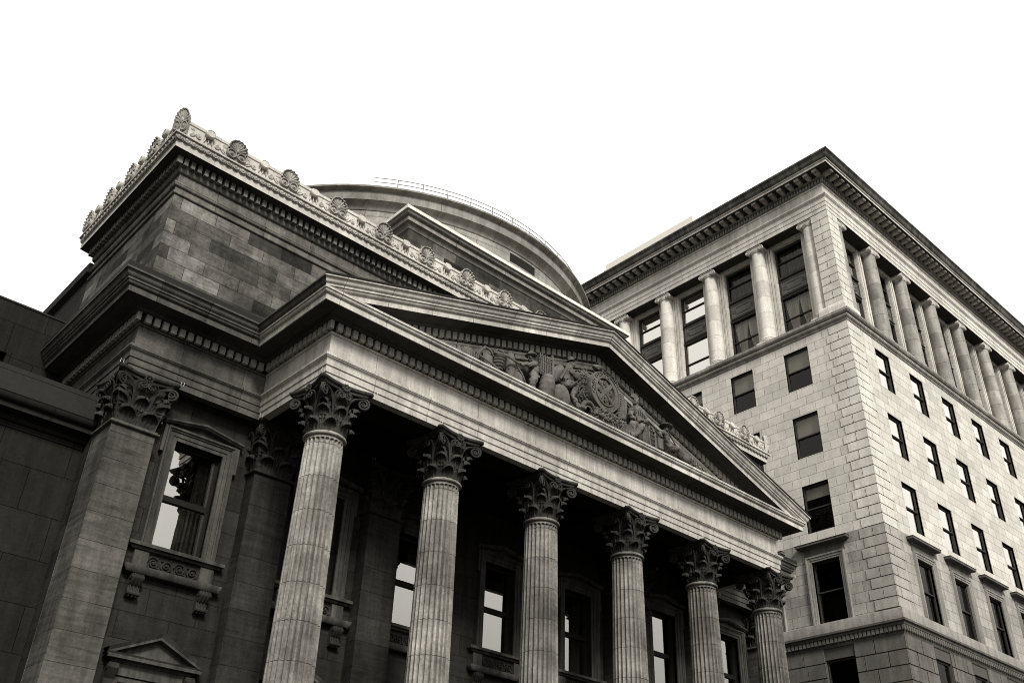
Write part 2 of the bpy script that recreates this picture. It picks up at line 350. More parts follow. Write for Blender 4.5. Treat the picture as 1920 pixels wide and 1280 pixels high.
# raking cornices
def rake(prof, x_in_left=None, eps=.004):
    rows = []
    for p, h in prof:
        xs = [XL - p if x_in_left is None else x_in_left, XC, XR + p if x_in_left is None else 2 * XC - x_in_left]
        q = p - eps
        rows.append([(xs[0], D - q, h + (xs[0] - XREF) * TAN), (XC, D - q, h + (XC - XREF) * TAN), (xs[2], D - q, h + (xs[0] - XREF) * TAN)])
    return MB().grid(rows)
part(rake([(.875, 16.53), (.905, 16.535), (.909, 16.6)] + sima + [(1.045, 16.86), (.2, 16.9)], eps=0), 'raking_gutter', 'cornice')
part(rake([(1.045, 16.815), (1.075, 16.82), (1.08, 16.872), (.2, 16.9)], eps=0), 'lead_edge', 'leadcap')
part(rake([(.784, 16.255), (.784, 16.43), (.795, 16.435)] + ovolo(.8, 16.44, .875, 16.53)), 'raking_cornice', 'cornice')
part(rake([(-.06, 15.62), (.02, 15.64), (.02, 15.76)] + ovolo(.02, 15.77, .07, 15.85) + [(.075, 15.86)], x_in_left=XL + .9), 'raking_bed_moulding', 'cornice')
part(rake([(.075, 15.86), (.075, 16.15)], x_in_left=XL + .9), 'raking_dentil_backing', 'slot')
part(rake([(.075, 16.15), (.185, 16.152)] + ovolo(.19, 16.155, .29, 16.235) + [(.30, 16.245), (.70, 16.262)], x_in_left=XL + .9), 'raking_soffit', 'under')
part(rake([(.70, 16.262), (.72, 16.275), (.745, 16.275), (.75, 16.255), (.784, 16.255)]), 'raking_soffit', 'under')
dm = MB(); x = XL + 1.35
n = int((XC - x) / .25)
for sgn in (-1, 1):
    for k in range(n + 1):
        xa = XC + sgn * (k + .5) * .25 - .0825 if k or sgn > 0 or 1 else 0
        za = lambda xx: (min(xx, 2 * XC - xx) - XREF) * TAN
        q = [(xa, D - .07), (xa + .165, D - .07), (xa + .165, D - .185), (xa, D - .185)]
        dm.add([(a, b, 15.9 + za(a)) for a, b in q] + [(a, b, 16.15 + za(a)) for a, b in q], [(0, 1, 2, 3), (4, 5, 6, 7), (0, 1, 5, 4), (1, 2, 6, 5), (2, 3, 7, 6), (3, 0, 4, 7)])
part(dm, 'raking_dentil_course', 'dent')
zt = lambda x, h: h + (min(x, 2 * XC - x) - XREF) * TAN
ty = MB().add([(XL + .6, D + .04, 16.5), (XR - .6, D + .04, 16.5), (XR - .6, D + .04, zt(XR - .6, 15.95)), (XC, D + .04, zt(XC, 15.95)), (XL + .6, D + .04, zt(XL + .6, 15.95))], [(0, 1, 2, 3, 4)])
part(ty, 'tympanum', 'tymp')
# thin raised panel line inside the tympanum
part(MB().grid([[(XL + 2.6, D + .02, zt(XL + 2.6, 15.5)), (XC, D + .02, zt(XC, 15.5)), (XR - 2.6, D + .02, zt(XR - 2.6, 15.5))], [(XL + 2.6, D - .01, zt(XL + 2.6, 15.51)), (XC, D - .01, zt(XC, 15.51)), (XR - 2.6, D - .01, zt(XR - 2.6, 15.51))], [(XL + 2.6, D + .02, zt(XL + 2.6, 15.55)), (XC, D + .02, zt(XC, 15.55)), (XR - 2.6, D + .02, zt(XR - 2.6, 15.55))]]), 'panel_moulding', 'cornice')
rf = MB()
for s in (-1, 1):
    xe = XC + s * (XC - XL + 1.0)
    rf.add([(xe, D - 1.0, zt(xe, 16.86)), (XC, D - 1.0, zt(XC, 16.87)), (XC, 24, zt(XC, 16.87)), (xe, 24, zt(xe, 16.86))], [(0, 1, 2, 3)])
part(rf, 'roof', 'roof')
# portico ceiling, beams
cb = MB()
cb.box(XL + .02, D + .02, 14.452, XR - .02, D + 1.15, 15.15); cb.box(XL + .02, D + 1.16, 14.452, XL + 1.2, 24.7, 15.15); cb.box(XR - 1.2, D + 1.16, 14.452, XR - .02, 24.7, 15.15)
for k in range(1, 5): cx = 11.82 + 4.02 * k; cb.box(cx - .42, D + 1.16, 14.6, cx + .42, 24.7, 15.15)
for k in range(5):
    cx = 13.83 + 4.02 * k
    for e in (0, .22): cb.box(cx - 1.55 + e, 21.3 + e, 14.95 - .0 + e * .4, cx - 1.45 + e, 24.6, 15.14); cb.box(cx + 1.45 - e, 21.3 + e, 14.95 + e * .4, cx + 1.55 - e, 24.6, 15.14); cb.box(cx - 1.44 + e, 21.3 + e, 14.95 + e * .4, cx + 1.44 - e, 21.4 + e, 15.14)
cb.box(XL + .05, D + .05, 15.152, XR - .05, 24.9, 15.2)
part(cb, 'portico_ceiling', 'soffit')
# walls with window openings
WB = [(9.87, 23.95), (14.0, 23.95), (17.97, 24.75), (21.87, 24.75), (25.77, 24.75), (29.74, 23.95), (33.87, 23.95)]
wl = MB()
def op(c, lo=10.2, hi=13.2, h=.7): return (c - h, c + h, lo, hi)
for a, b, y in ((7.25, 16.6, 23.95), (16.6, 27.14, 24.75), (27.14, 36.49, 23.95)):
    cs = [c for c, yy in WB if a < c < b]
    wallgrid(wl, lambda u, d, z, y=y: (u, y + d, z), a, b, 0, 15.0, [op(c) for c in cs] + [op(c, 3.4, 6.7, .62) for c in cs], .4)
wl.add([(16.6, 23.95, 0), (16.6, 24.75, 0), (16.6, 24.75, 15), (16.6, 23.95, 15)], [(0, 1, 2, 3)]); wl.add([(27.14, 23.95, 0), (27.14, 24.75, 0), (27.14, 24.75, 15), (27.14, 23.95, 15)], [(0, 1, 2, 3)])
for x in (7.25, 36.49): wl.add([(x, 23.95, 0), (x, 45, 0), (x, 45, 14.5), (x, 23.95, 14.5)], [(0, 1, 2, 3)])
wl.add([(7.25, 45, 0), (36.49, 45, 0), (36.49, 45, 17), (7.25, 45, 17)], [(0, 1, 2, 3)])
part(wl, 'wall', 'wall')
part(MB().box(7.4, 27.2, .2, 36.3, 27.5, 15), 'inner_wall', 'dark')
part(MB().box(7.0, 23.0, 17.19, 36.8, 45, 17.22), 'flat_roof', 'roof')
st = MB(); st.box(7.0, 18.9, 0, 36.8, 24.6, 2.1)
for k in range(12): st.box(9.8, 18.9 - .36 * (k + 1), 0, 33.9, 18.9 - .36 * k - .002, 2.1 - .17 * (k + 1) + .0)
part(st, 'podium_steps', 'wall')

# ---- Corinthian capital -------------------------------------------------
def spiral(mb, cx, e, nrm, R0, turns, r0, r1, base=None, n=30, hgt=0.0):
    """ribbon volute: centre, horizontal unit vector e (outward), normal nrm; optional stalk from a base point"""
    cx = Vector(cx); e = Vector(e); up = Vector((0, 0, 1)); nrm = Vector(nrm); path = []; rad = []
    if base is not None:
        b = Vector(base); top = cx + up * R0; c1 = b + up * (top.z - b.z) * .75; c2 = top - e * (top - b).length * .45
        for i in range(9):
            t = i / 9; path.append(b * (1 - t) ** 3 + c1 * 3 * t * (1 - t) ** 2 + c2 * 3 * t * t * (1 - t) + top * t ** 3); rad.append(r0 * (1.25 - .25 * t))
    for i in range(n + 1):
        t = i / n; a = PI / 2 - 2 * PI * turns * t; rr = R0 * (1 - t) ** .8 + .012
        path.append(cx + e * math.cos(a) * rr + up * math.sin(a) * rr + nrm * hgt * t); rad.append(r0 + (r1 - r0) * t)
    mb.tube(path, rad, 5)
    k = 12; mb.add([tuple(cx - nrm * .012)] + [tuple(cx - nrm * .012 + (e * math.cos(2 * PI * j / k) + up * math.sin(2 * PI * j / k)) * R0 * .98) for j in range(k)], [(0, 1 + j, 1 + (j + 1) % k) for j in range(k)])
def leaf(mb, phi, z0, h, w, rb, out=.2, lobes=5, curl=.085):
    rows = []; nv = 16; nu = 14
    for i in range(nv + 1):
        v = i / nv; cur = v > .62
        if not cur: s = v / .62; r = rb(z0 + h * s * .9) + .03 + .06 * s * s; z = z0 + h * .90 * s; wd = w * (.72 + .30 * math.sin(PI * min(s * 1.15, 1) * .6)); c = 0
        else:
            c = (v - .62) / .38; a = c * PI * .80; r = rb(z0 + h * .85) + .09 + out * .62 * math.sin(a * .62); z = z0 + h * .90 + curl * math.sin(a) - .05 * c * c; wd = w * (1.02 - .10 * c * c)
        row = []
        for j in range(nu + 1):
            u = -1 + 2 * j / nu
            sc = 1 - .20 * (.5 - .5 * math.cos(2 * PI * v * lobes * .85)) * abs(u) ** 3
            y = u * wd * .5 * sc * (1 - .16 * c * u * u)
            rib = .016 * math.cos(u * PI * 5) * min(1, v * 3) * (1 - c) + .022 * (abs(u) < .1)
            z_ = z - (u * u) * .10 * c - .02 * c * c * abs(math.sin(u * PI * 3.5)) 
            rr = r + rib - .03 * u * u - .13 * u * u * c
            row.append((rr * math.cos(phi) - y * math.sin(phi), rr * math.sin(phi) + y * math.cos(phi), z_))
        rows.append(row)
    mb.grid(rows)
def capital(square=False):
    H = 1.47; mb = MB()
    rb = lambda z: .47 + .05 * z / H + .10 * max(0, (z / H - .55) / .45) ** 2
    mb.lathe([(rb(H * t / 12), H * t / 12) for t in range(12)], 0, 0, 40)
    for k in range(8): leaf(mb, PI / 8 + k * PI / 4, .02, .42, .44, rb, .27)
    for k in range(8): leaf(mb, k * PI / 4, .05, .78, .46, rb, .30 if k % 2 else .26)
    for k in range(4):
        a = PI / 4 + k * PI / 2; e = Vector((math.cos(a), math.sin(a), 0)); tn = Vector((-math.sin(a), math.cos(a), 0))
        for s in (-1, 1):
            # corner volute, one face each side of the corner, with a curled leaf under it
            ed = (e - tn * s * .30).normalized(); nn = (tn * s + e * .30).normalized()
            c = e * .93 + tn * s * .045; c.z = H - .36
            b = Vector((math.cos(a + s * .43), math.sin(a + s * .43), 0)) * .58; b.z = .66
            spiral(mb, c, ed, nn, .155, 2.1, .034, .016, b, hgt=.04)
            # inner helix towards the centre of the face
            f = a + s * PI / 4; fc = Vector((math.cos(f), math.sin(f), 0)); ft = Vector((-math.sin(f), math.cos(f), 0)) * (-s)
            c2 = fc * .70 + ft * .105; c2.z = H - .33; b2 = Vector((math.cos(a + s * .46), math.sin(a + s * .46), 0)) * .57; b2.z = .68
            spiral(mb, c2, -ft, fc, .10, 1.7, .024, .012, b2, n=22, hgt=.03)
            # fluted stalk of the cauliculus
            q = a + s * .44; mb.tube([(.54 * math.cos(q), .54 * math.sin(q), .35), (.56 * math.cos(q), .56 * math.sin(q), .6), (.585 * math.cos(q), .585 * math.sin(q), .74)], [.03, .045, .06], 7)
        leaf(mb, a, .55, .42, .34, lambda z: rb(z) + .06, .30, curl=.06)
    sq = len(mb.v)
    if square:
        for i, (x, y, z) in enumerate(mb.v):
            r = math.hypot(x, y)
            if r < 1e-4: continue
            c = max(abs(x), abs(y)) / r; t = min(1, max(0, (r - .66) / .28)); t = t * t * (3 - 2 * t); f = (1 / c) * (1 - t) + t
            mb.v[i] = (x * f * 1.08, y * f * 1.08, z)
    # abacus: concave sides, cut corners, two members
    def outline(hw, sag, n=10):
        pts = []
        for k in range(4):
            a = k * PI / 2 - PI / 2; ca, sa = math.cos(a), math.sin(a)
            for i in range(n + 1):
                u = -1 + 2 * i / n; x = hw - sag * (1 - u * u); y = u * (hw - .09)
                pts.append((x * ca - y * sa, x * sa + y * ca))
        return pts
    lay = [(.74, .13, H - .175), (.76, .13, H - .165), (.785, .145, H - .10), (.79, .15, H - .095), (.82, .15, H - .09), (.85, .15, H - .065), (.865, .15, H - .03), (.86, .15, H)]
    rows = [[(x, y, z) for x, y in outline(hw, sg)] for hw, sg, z in lay]
    o = len(mb.v); mb.grid(rows, closeu=True); m = len(rows[0]); mb.f.append(tuple(o + i for i in range(m))[::-1]); mb.f.append(tuple(o + (len(rows) - 1) * m + i for i in range(m)))
    for k in range(4):   # fleuron
        a = k * PI / 2; c = (.73 * math.cos(a), .73 * math.sin(a), H - .11)
        mb.ball(c, (.05, .05, .05), 8, 5)
        for j in range(9):
            b = 2 * PI * j / 9; t = Vector((-math.sin(a), math.cos(a), 0)); p = Vector(c) + t * math.cos(b) * .10 + Vector((0, 0, math.sin(b) * .085)); mb.ball(p, .042, 6, 4)
    return mb
def fluted(zb, zt_, rb_, rt, nf=24, ns=8):
    mb = MB(); rows = []
    H = zt_ - zb; zs = [zb + H * i / 14 for i in range(14)]
    w = PI * rt / nf * .86
    for i in range(9): zs.append(zt_ - .07 - w + w * math.sin(PI / 2 * i / 8))
    zs.append(zt_ - .0)
    for z in zs:
        t = (z - zb) / H; R_ = rb_ + (rt - rb_) * (t ** 1.6); row = []
        for k in range(nf * ns):
            q = (k % ns) / ns * 2 - 1; th = 2 * PI * k / (nf * ns)
            x = abs(q) / .86; dep = 0
            if x < 1:
                top = zt_ - .07 - w + w * math.sqrt(1 - x * x)
                dep = math.sqrt(max(0, 1 - x * x)) * (1 if z < top - 1e-5 else 0) * R_ * .125
            row.append(((R_ - dep) * math.cos(th), (R_ - dep) * math.sin(th), z))
        rows.append(row)
    mb.grid(rows, closeu=True)
    return mb
sh = fluted(0, 10.38, .60, .505)
shaft_me = sh.lathe([(.50, 10.37), (.53, 10.375)] + [(p, z) for p, z in bead(.535, 10.38, 10.47, 8)] + [(.52, 10.475), (.52, 10.5), (.48, 10.51)], 0, 0, 48)
cap_m = capital(); capq = capital(True)
attic_base = MB().lathe([(.62, 0)] + [(p, z) for p, z in bead(.66, -.18, -.02)][::-1] + [(.64, -.2), (.64, -.27)] + [(p, z) for p, z in bead(.72, -.5, -.28)][::-1] + [(.7, -.5)], 0, 0, 40).box(-.86, -.86, -.62, .86, .86, -.502)
ZC = 12.975
def spike(mb, w=.86):
    for (x, y) in ((-w, -w), (w, -w)):
        for d in (-.04, .04): mb.tube([(x + d, y, 1.47), (x + d, y - .02, 1.57)], .006, 4)
col0 = None
for k in range(6):
    loc = (11.82 + 4.02 * k - bank.location.x, 20.62 - bank.location.y, 2.6)
    if not col0:
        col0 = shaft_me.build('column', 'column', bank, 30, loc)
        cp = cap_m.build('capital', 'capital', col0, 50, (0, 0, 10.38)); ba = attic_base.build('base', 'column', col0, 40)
        sk = MB(); spike(sk); sk.build('bird_spike', 'slab', col0, 40, (0, 0, 10.38))
    else: copy_tree(col0, bank, loc)
pil = MB(); pil.bev(-.6, -.6, 2.0, .6, .6, 12.9, .012); pil.sweep([(-.6, .6), (-.6, -.6), (.6, -.6), (.6, .6)], [(0, 12.86)] + bead(.035, 12.88, 12.96) + [(.03, 12.965), (.03, 12.99), (-.05, 12.99)])
pil_dark = None
p0 = None
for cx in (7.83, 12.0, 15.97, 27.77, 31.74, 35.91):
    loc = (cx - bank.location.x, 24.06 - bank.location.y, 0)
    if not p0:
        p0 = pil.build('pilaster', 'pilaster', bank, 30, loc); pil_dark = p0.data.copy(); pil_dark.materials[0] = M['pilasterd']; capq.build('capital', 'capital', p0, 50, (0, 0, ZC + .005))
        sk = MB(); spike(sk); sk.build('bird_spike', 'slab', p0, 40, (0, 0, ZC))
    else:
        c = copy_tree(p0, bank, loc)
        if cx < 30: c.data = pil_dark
        if cx == 12.0: pass

# ---- bank windows -------------------------------------------------------
def bank_window():
    """local: x across, y inwards, z from the foot of the opening; 1.4 x 3.0"""
    m = MB(); path = lambda o: [(-.7 - o, 0), (-.7 - o, 3.0 + o), (.7 + o, 3.0 + o), (.7 + o, 0)]
    steps = [(0, .1), (0, -.055), (.10, -.06), (.105, -.085), (.22, -.09), (.225, -.12), (.25, -.13), (.28, -.17), (.33, -.175), (.335, 0)]
    rows = [[(x, y, z) for x, z in path(o)] for o, y in steps]; m.grid(rows)
    for s in (-1, 1):   # ears of the surround
        m.bev(*((s * 1.035, -.16, 2.55, s * 1.035 + .1, 0, 3.33) if s > 0 else (-1.135, -.16, 2.55, -1.035, 0, 3.33)), .01)
    hd = MB()  # shallow gabled head
    for x0, x1 in ((-1.2, 0), (0, 1.2)):
        z = lambda x: 3.36 + (1.2 - abs(x)) * .17
        pr = [(-.02, -.02), (-.18, 0), (-.2, .03), (-.24, .05), (-.25, .10), (0, .13)]
        hd.grid([[(x0, y, z(x0) + h), (x1, y, z(x1) + h)] for y, h in pr])
        hd.add([(x0, 0 - .01, 3.33), (x1, -.01, 3.33), (x1, -.01, z(x1) + .1), (x0, -.01, z(x0) + .1)], [(0, 1, 2, 3)])
    for s in (-1, 1): hd.add([(s * 1.2, y, 3.36 + h) for y, h in ((-.02, -.02), (-.18, 0), (-.2, .03), (-.24, .05), (-.25, .10), (0, .13))], [(0, 1, 2, 3, 4, 5)])
    w = m.build('window', 'frame', bank, 30); hd.build('window_head', 'frame', w, 30)
    s = MB(); s.sweep([(-1.12, .0), (-1.12, -.02), (1.12, -.02), (1.12, 0)], [(0, -.2), (.1, -.17), (.13, -.12), (.2, -.1), (.2, -.02), (.17, 0), (-.02, .001)])
    s.box(-1.1, -.1, -.62, -.72, 0, -.2); s.box(.72, -.1, -.62, 1.1, 0, -.2)
    s.sweep([(-1.12, .0), (-1.12, -.08), (1.12, -.08), (1.12, 0)], [(-.02, -.82), (.12, -.80), (.16, -.76), (.2, -.68), (.2, -.63), (-.02, -.62)])
    s.build('sill', 'frame', w, 30)
    c = MB(); c.box(-.72, -.02, -.62, .72, 0, -.2)
    for i in range(4):
        cx = -.54 + .36 * i; p = []
        for j in range(26): t = j / 25; a = t * 4.2 * PI + i * PI; r = .155 * (1 - t) + .01; p.append((cx + r * math.cos(a) * (1 if i % 2 else -1), -.05, -.41 + r * math.sin(a)))
        c.tube(p, .022, 5); c.ball((cx, -.05, -.41), .035, 7, 5)
        for a in (.8, 2.3, 3.9, 5.4): c.tube([(cx + .15 * math.cos(a), -.03, -.41 + .15 * math.sin(a)), (cx + .19 * math.cos(a + .3), -.05, -.41 + .19 * math.sin(a + .3))], .02, 5)
    c.build('carved_panel', 'carve', w, 40)
    for sx in (-.92, .92):
        b = MB(); pr = [(0, -.84), (-.26, -.84), (-.27, -.95), (-.20, -1.06), (-.13, -1.12), (-.14, -1.22), (-.18, -1.30), (-.14, -1.38), (0, -1.40)]
        b.add([(sx - .15, y, z) for y, z in pr] + [(sx + .15, y, z) for y, z in pr], [tuple(range(9)), tuple(range(17, 8, -1))] + [(i, i + 1, i + 10, i + 9) for i in range(8)])
        for dx in (-.09, 0, .09): b.tube([(sx + dx, y - .012, z) for y, z in pr[1:]], .022, 5)
        b.tube([(sx - .17, -.17, -1.31), (sx + .17, -.17, -1.31)], .05, 8); b.tube([(sx - .17, -.22, -.92), (sx + .17, -.22, -.92)], .06, 8)
        b.build('bracket', 'carve', w, 35)
    f = MB()
    for a in ((-.7, .2, 0, -.63, .3, 3), (.63, .2, 0, .7, .3, 3), (-.629, .201, .0, .629, .299, .07), (-.629, .201, 2.93, .629, .299, 3), (-.629, .19, 1.36, .629, .31, 1.52)): f.box(*a)
    f.build('sash', 'sash', w, 30)
    MB().add([(-.64, .27, .05), (.64, .27, .05), (.64, .27, 2.95), (-.64, .27, 2.95)], [(0, 1, 2, 3)]).build('pane', 'glassb', w)
    cu = MB()
    for a, b in ((-.66, -.3), (.3, .66)):
        cu.grid([[(a + (b - a) * i / 24, .55 + .04 * math.sin(i * 1.9 + z), z) for i in range(25)] for z in (0.02, 1.5, 2.98)])
    cu.build('curtain', 'curtaind', w)
    return w
w0 = bank_window()
for i, (c, y) in enumerate(WB):
    loc = (c - bank.location.x, y - bank.location.y, 10.2)
    if i == 0: w0.location = loc
    else: copy_tree(w0, bank, loc)
def low_window():
    m = MB(); path = lambda o: [(-.62 - o, 0), (-.62 - o, 3.3 + o), (.62 + o, 3.3 + o), (.62 + o, 0)]
    m.grid([[(x, y, z) for x, z in path(o)] for o, y in ((0, .1), (0, -.05), (.12, -.06), (.125, -.09), (.24, -.1), (.245, 0))])
    w = m.build('lower_window', 'frame', bank, 30)
    h = MB(); h.box(-.95, -.14, 3.56, .95, 0, 3.82)
    h.sweep([(-1.0, 0), (-1.0, -.14), (1.0, -.14), (1.0, 0)], [(0, 3.82), (.04, 3.84), (.08, 3.88), (.2, 3.9), (.2, 3.98), (.23, 4.02), (-.1, 4.03)])
    for x0, x1 in ((-1.23, 0), (0, 1.23)):
        z = lambda x: 4.02 + (1.23 - abs(x)) * .44
        h.grid([[(x0, y, z(x0) + q), (x1, y, z(x1) + q)] for y, q in ((-.02, -.1), (-.2, -.08), (-.34, -.06), (-.34, 0), (-.36, .03), (-.4, .09), (0, .11))])
    h.add([(-1.1, -.16, 4.03), (1.1, -.16, 4.03), (0, -.16, 4.5)], [(0, 1, 2)])
    h.build('pediment', 'frame', w, 30)
    for s in (-.98, .98):
        b = MB(); pr = [(0, 3.8), (-.26, 3.8), (-.28, 3.68), (-.2, 3.56), (-.12, 3.45), (-.14, 3.2), (-.1, 3.05), (0, 3.0)]
        b.add([(s - .12, y, z) for y, z in pr] + [(s + .12, y, z) for y, z in pr], [tuple(range(8)), tuple(range(15, 7, -1))] + [(i, i + 1, i + 9, i + 8) for i in range(7)]); b.tube([(s - .14, -.2, 3.7), (s + .14, -.2, 3.7)], .07, 8)
        b.build('bracket', 'carve', w, 35)
    f = MB(); f.box(-.62, .2, 0, -.56, .3, 3.3); f.box(.56, .2, 0, .62, .3, 3.3); f.box(-.559, .201, 1.6, .559, .299, 1.72); f.box(-.559, .201, 3.24, .559, .299, 3.3); f.build('sash', 'sash', w)
    MB().add([(-.57, .27, .02), (.57, .27, .02), (.57, .27, 3.28), (-.57, .27, 3.28)], [(0, 1, 2, 3)]).build('pane', 'glassb', w)
    return w
w0 = low_window()
for i, (c, y) in enumerate(WB):
    loc = (c - bank.location.x, y - bank.location.y, 3.4)
    if i == 0: w0.location = loc
    else: copy_tree(w0, bank, loc)

XC = 21.87
# ---- attic --------------------------------------------------------------
AX0, AX1, AY, AYB = 7.18, 36.56, 23.55, 29.95
ap = [(AX0, AYB), (AX0, AY), (AX1, AY), (AX1, AYB)]
attic = part(MB().sweep(ap, [(0, 17.0), (0, 20.6)]).add([(AX0, AYB, 17), (AX1, AYB, 17), (AX1, AYB, 22), (AX0, AYB, 22)], [(0, 1, 2, 3)]), 'attic', 'attic')
def sub(mb, name, mat, par, ang=35): return mb.build(name, mat, par, ang)
cc = [(AX0, AYB + .3), (AX0, AY), (AX1, AY), (AX1, AYB + .3)]
sub(MB().sweep(ap, [(0, 20.6)] + bead(.015, 20.6, 20.70) + [(.02, 20.72), (.02, 20.86), (.05, 20.865)] + ovolo(.05, 20.87, .1, 20.95) + [(.11, 20.955), (.11, 21.0), (0.0, 21.02), (0, 21.38)] + ovolo(.0, 21.385, .10, 21.48) + [(.11, 21.5), (.11, 21.84), (.2, 21.85)]), 'attic_moulding', 'atticm', attic)
sub(MB().sweep(cc, [(.1, 21.80), (.2, 21.84), (.46, 21.87), (.48, 21.885), (.5, 21.885), (.5, 21.865), (.52, 21.865)]), 'attic_soffit', 'under', attic)
sub(MB().sweep(cc, [(.52, 21.865), (.52, 22.10), (.535, 22.105)] + ovolo(.54, 22.11, .60, 22.26) + [(.66, 22.27), (.665, 22.32), (.62, 22.335)], caps=False), 'attic_cornice', 'terra', attic)
dm = MB(); dentils(dm, ap, .10, .27, 21.56, 21.83, .226, .13); sub(dm, 'dentil_course', 'atticm', attic)
par_prof = [(.62, 22.335), (.585, 22.40), (.555, 22.6), (.545, 22.84), (.56, 22.85), (.575, 22.86), (.575, 22.965), (.35, 22.98), (.35, 22.3)]
sub(MB().sweep(cc, par_prof, caps=True), 'parapet', 'terra', attic)
eg = MB()
def egg(x, y, nx, ny):
    tx, ty_ = -ny, nx; c = (x + nx * .015, y + ny * .015, 22.185); eg.ball(c, (.07, .06, .08), 8, 5)
    eg.tube([(c[0] + tx * .105 * math.cos(a) + nx * .02, c[1] + ty_ * .105 * math.cos(a) + ny * .02, c[2] + .03 + .11 * math.sin(a)) for a in [PI + PI * i / 8 for i in range(9)]], .017, 4)
x = AX0 - .50
while x < AX1 + .5: egg(x, AY - .56, 0, -1); x += .2385
y = AY - .4
while y < AYB: egg(AX0 - .56, y, -1, 0); y += .2385
sub(eg, 'egg_and_dart', 'terrad', attic, 50)
def palmette():
    """shell cresting with two spiral eyes; local x across, y outward negative, z up"""
    m = MB(); n = 108; rows = []
    for i in range(9):
        t = i / 8; row = []
        for j in range(n + 1):
            a = R(-4) + R(188) * j / n; ph = (j / n) * 9; rib = abs(math.sin(PI * ph)) ** .7
            rr = (.365 + .012 * rib + .05 * max(0, math.sin(a))) * t
            dep = .03 + .075 * t - .06 * t * (1 - rib) ** 1.0 * 0 + .055 * t * (1 - rib) - .05 * t * t
            row.append((rr * math.cos(a) * .86, -dep, .40 + rr * math.sin(a)))
        rows.append(row)
    m.tube([(x * 1.02, y - .03, z + .006) for x, y, z in rows[-1][::3]], .026, 6)
    m.grid(rows); m.grid([rows[-1], [(x * 1.06, y + .02, z + .012) for x, y, z in rows[-1]], [(x * 1.06, .10, z + .012) for x, y, z in rows[-1]]])
    m.ball((0, -.10, .38), (.05, .06, .09), 8, 6)
    m.box(-.35, -.04, -.02, .35, .10, .44)
    for s in (-1, 1):
        cx, cz = s * .185, .205
        m.lathe([(.02, .05), (.07, .09), (.10, .055), (.125, .05), (.14, .10), (.165, .11), (.185, .07), (.19, .0)], 0, 0, 18); k = 8 * 18
        m.xform(Matrix.Translation((cx, -.02, cz)) @ Matrix.Rotation(R(90), 4, 'X'), len(m.v) - k)
        m.ball((cx, -.09, cz), (.06, .06, .06), 8, 6)
        m.tube([(cx + .16 * s, -.06, cz + .10), (s * .36, -.06, .40), (s * .33, -.08, .47)], .022, 5)
    return m
def disc():
    m = MB(); m.lathe([(0.001, .10), (.15, .10), (.165, .085), (.165, 0), (.15, -.02)], 0, 0, 24); m.lathe([(.135, .101), (.14, .115), (.15, .101)], 0, 0, 24)
    m.xform(Matrix.Translation((0, -.05, .42)) @ Matrix.Rotation(R(84), 4, 'X'))
    for dx in (-.11, 0, .11): m.tube([(dx, -.02, .40), (dx, -.05, .2), (dx * 1.25, -.05, .10)], .017, 5)
    return m
def scroll(side):
    m = MB()
    for s in (side,):
        p = []
        for j in range(16): t = j / 15; a = PI * .5 - t * 3.4 * PI; r = .085 * (1 - t) + .008; p.append((s * (.30 + r * math.cos(a)), -.035, .17 + r * math.sin(a)))
        m.tube([(s * .58, -.03, .06), (s * .50, -.03, .09), (s * .42, -.03, .2)] + p, .018, 5)
        m.tube([(s * .45, -.03, .17), (s * .52, -.03, .22), (s * .6, -.03, .1)], .014, 5)
        for k in range(4): m.ball((s * (.50 + .035 * k), -.02, .38 + .015 * (k % 2)), (.022, .012, .02), 6, 4)
    return m
pm, dsc, scl, scr = palmette(), disc(), scroll(-1), scroll(1)
SL = None
P0 = D0 = S0 = None
def crest(x, y, rot):
    global P0
    loc = (x, y, 22.36)
    if not P0: P0 = pm.build('palmette', 'terrad', attic, 50, loc, rot); P0.scale = (.93, 1, .95)
    else: o = P0.copy(); C.objects.link(o); o.parent = attic; o.location = loc; o.rotation_euler = (0, 0, rot)
def crest2(x, y, rot):
    global D0, S0, SL
    loc = (x, y, 22.36)
    if not D0: D0 = dsc.build('disc_ornament', 'terra', attic, 40, loc, rot); S0 = scr.build('scroll_ornament', 'terra', attic, 50, loc, rot); SL = scl.build('scroll_ornament', 'terra', attic, 50, loc, rot)
    else:
        for q in (D0, S0, SL): o = q.copy(); C.objects.link(o); o.parent = attic; o.location = loc; o.rotation_euler = (0, 0, rot)
sx = (XC - 6.6) / 8
for k in range(1, 16): crest(6.6 + sx * k, AY - .57, 0)
for k in range(16): crest2(6.6 + sx * (k + .5), AY - .57, 0)
sy = 1.69
for k in range(1, 5): crest(AX0 - .57, 22.98 + sy * k, R(-90)); crest(AX1 + .57, 22.98 + sy * k, R(90))
for k in range(4): crest2(AX0 - .57, 22.98 + sy * (k + .5), R(-90))
for px, rz in ((6.66, -45), (2 * XC - 6.66, 45)):
    o = P0.copy(); C.objects.link(o); o.parent = attic; o.location = (px, 23.03, 22.36); o.rotation_euler = (0, 0, R(rz)); o.scale = (.62, .8, 1.16)
part(MB().box(AX0 + .2, AY + .2, 22.2, AX1 - .2, AYB - .1, 22.3), 'attic_roof', 'roof')
# low rear block beside the attic
part(MB().sweep([(7.18, 44), (7.18, 29.97), (36.5, 29.97), (36.5, 44)], [(0, 17.0), (0, 20.75), (.04, 20.77), (.16, 20.85), (.18, 20.86), (.18, 21.24), (-.5, 21.26)]), 'rear_parapet', 'wall')
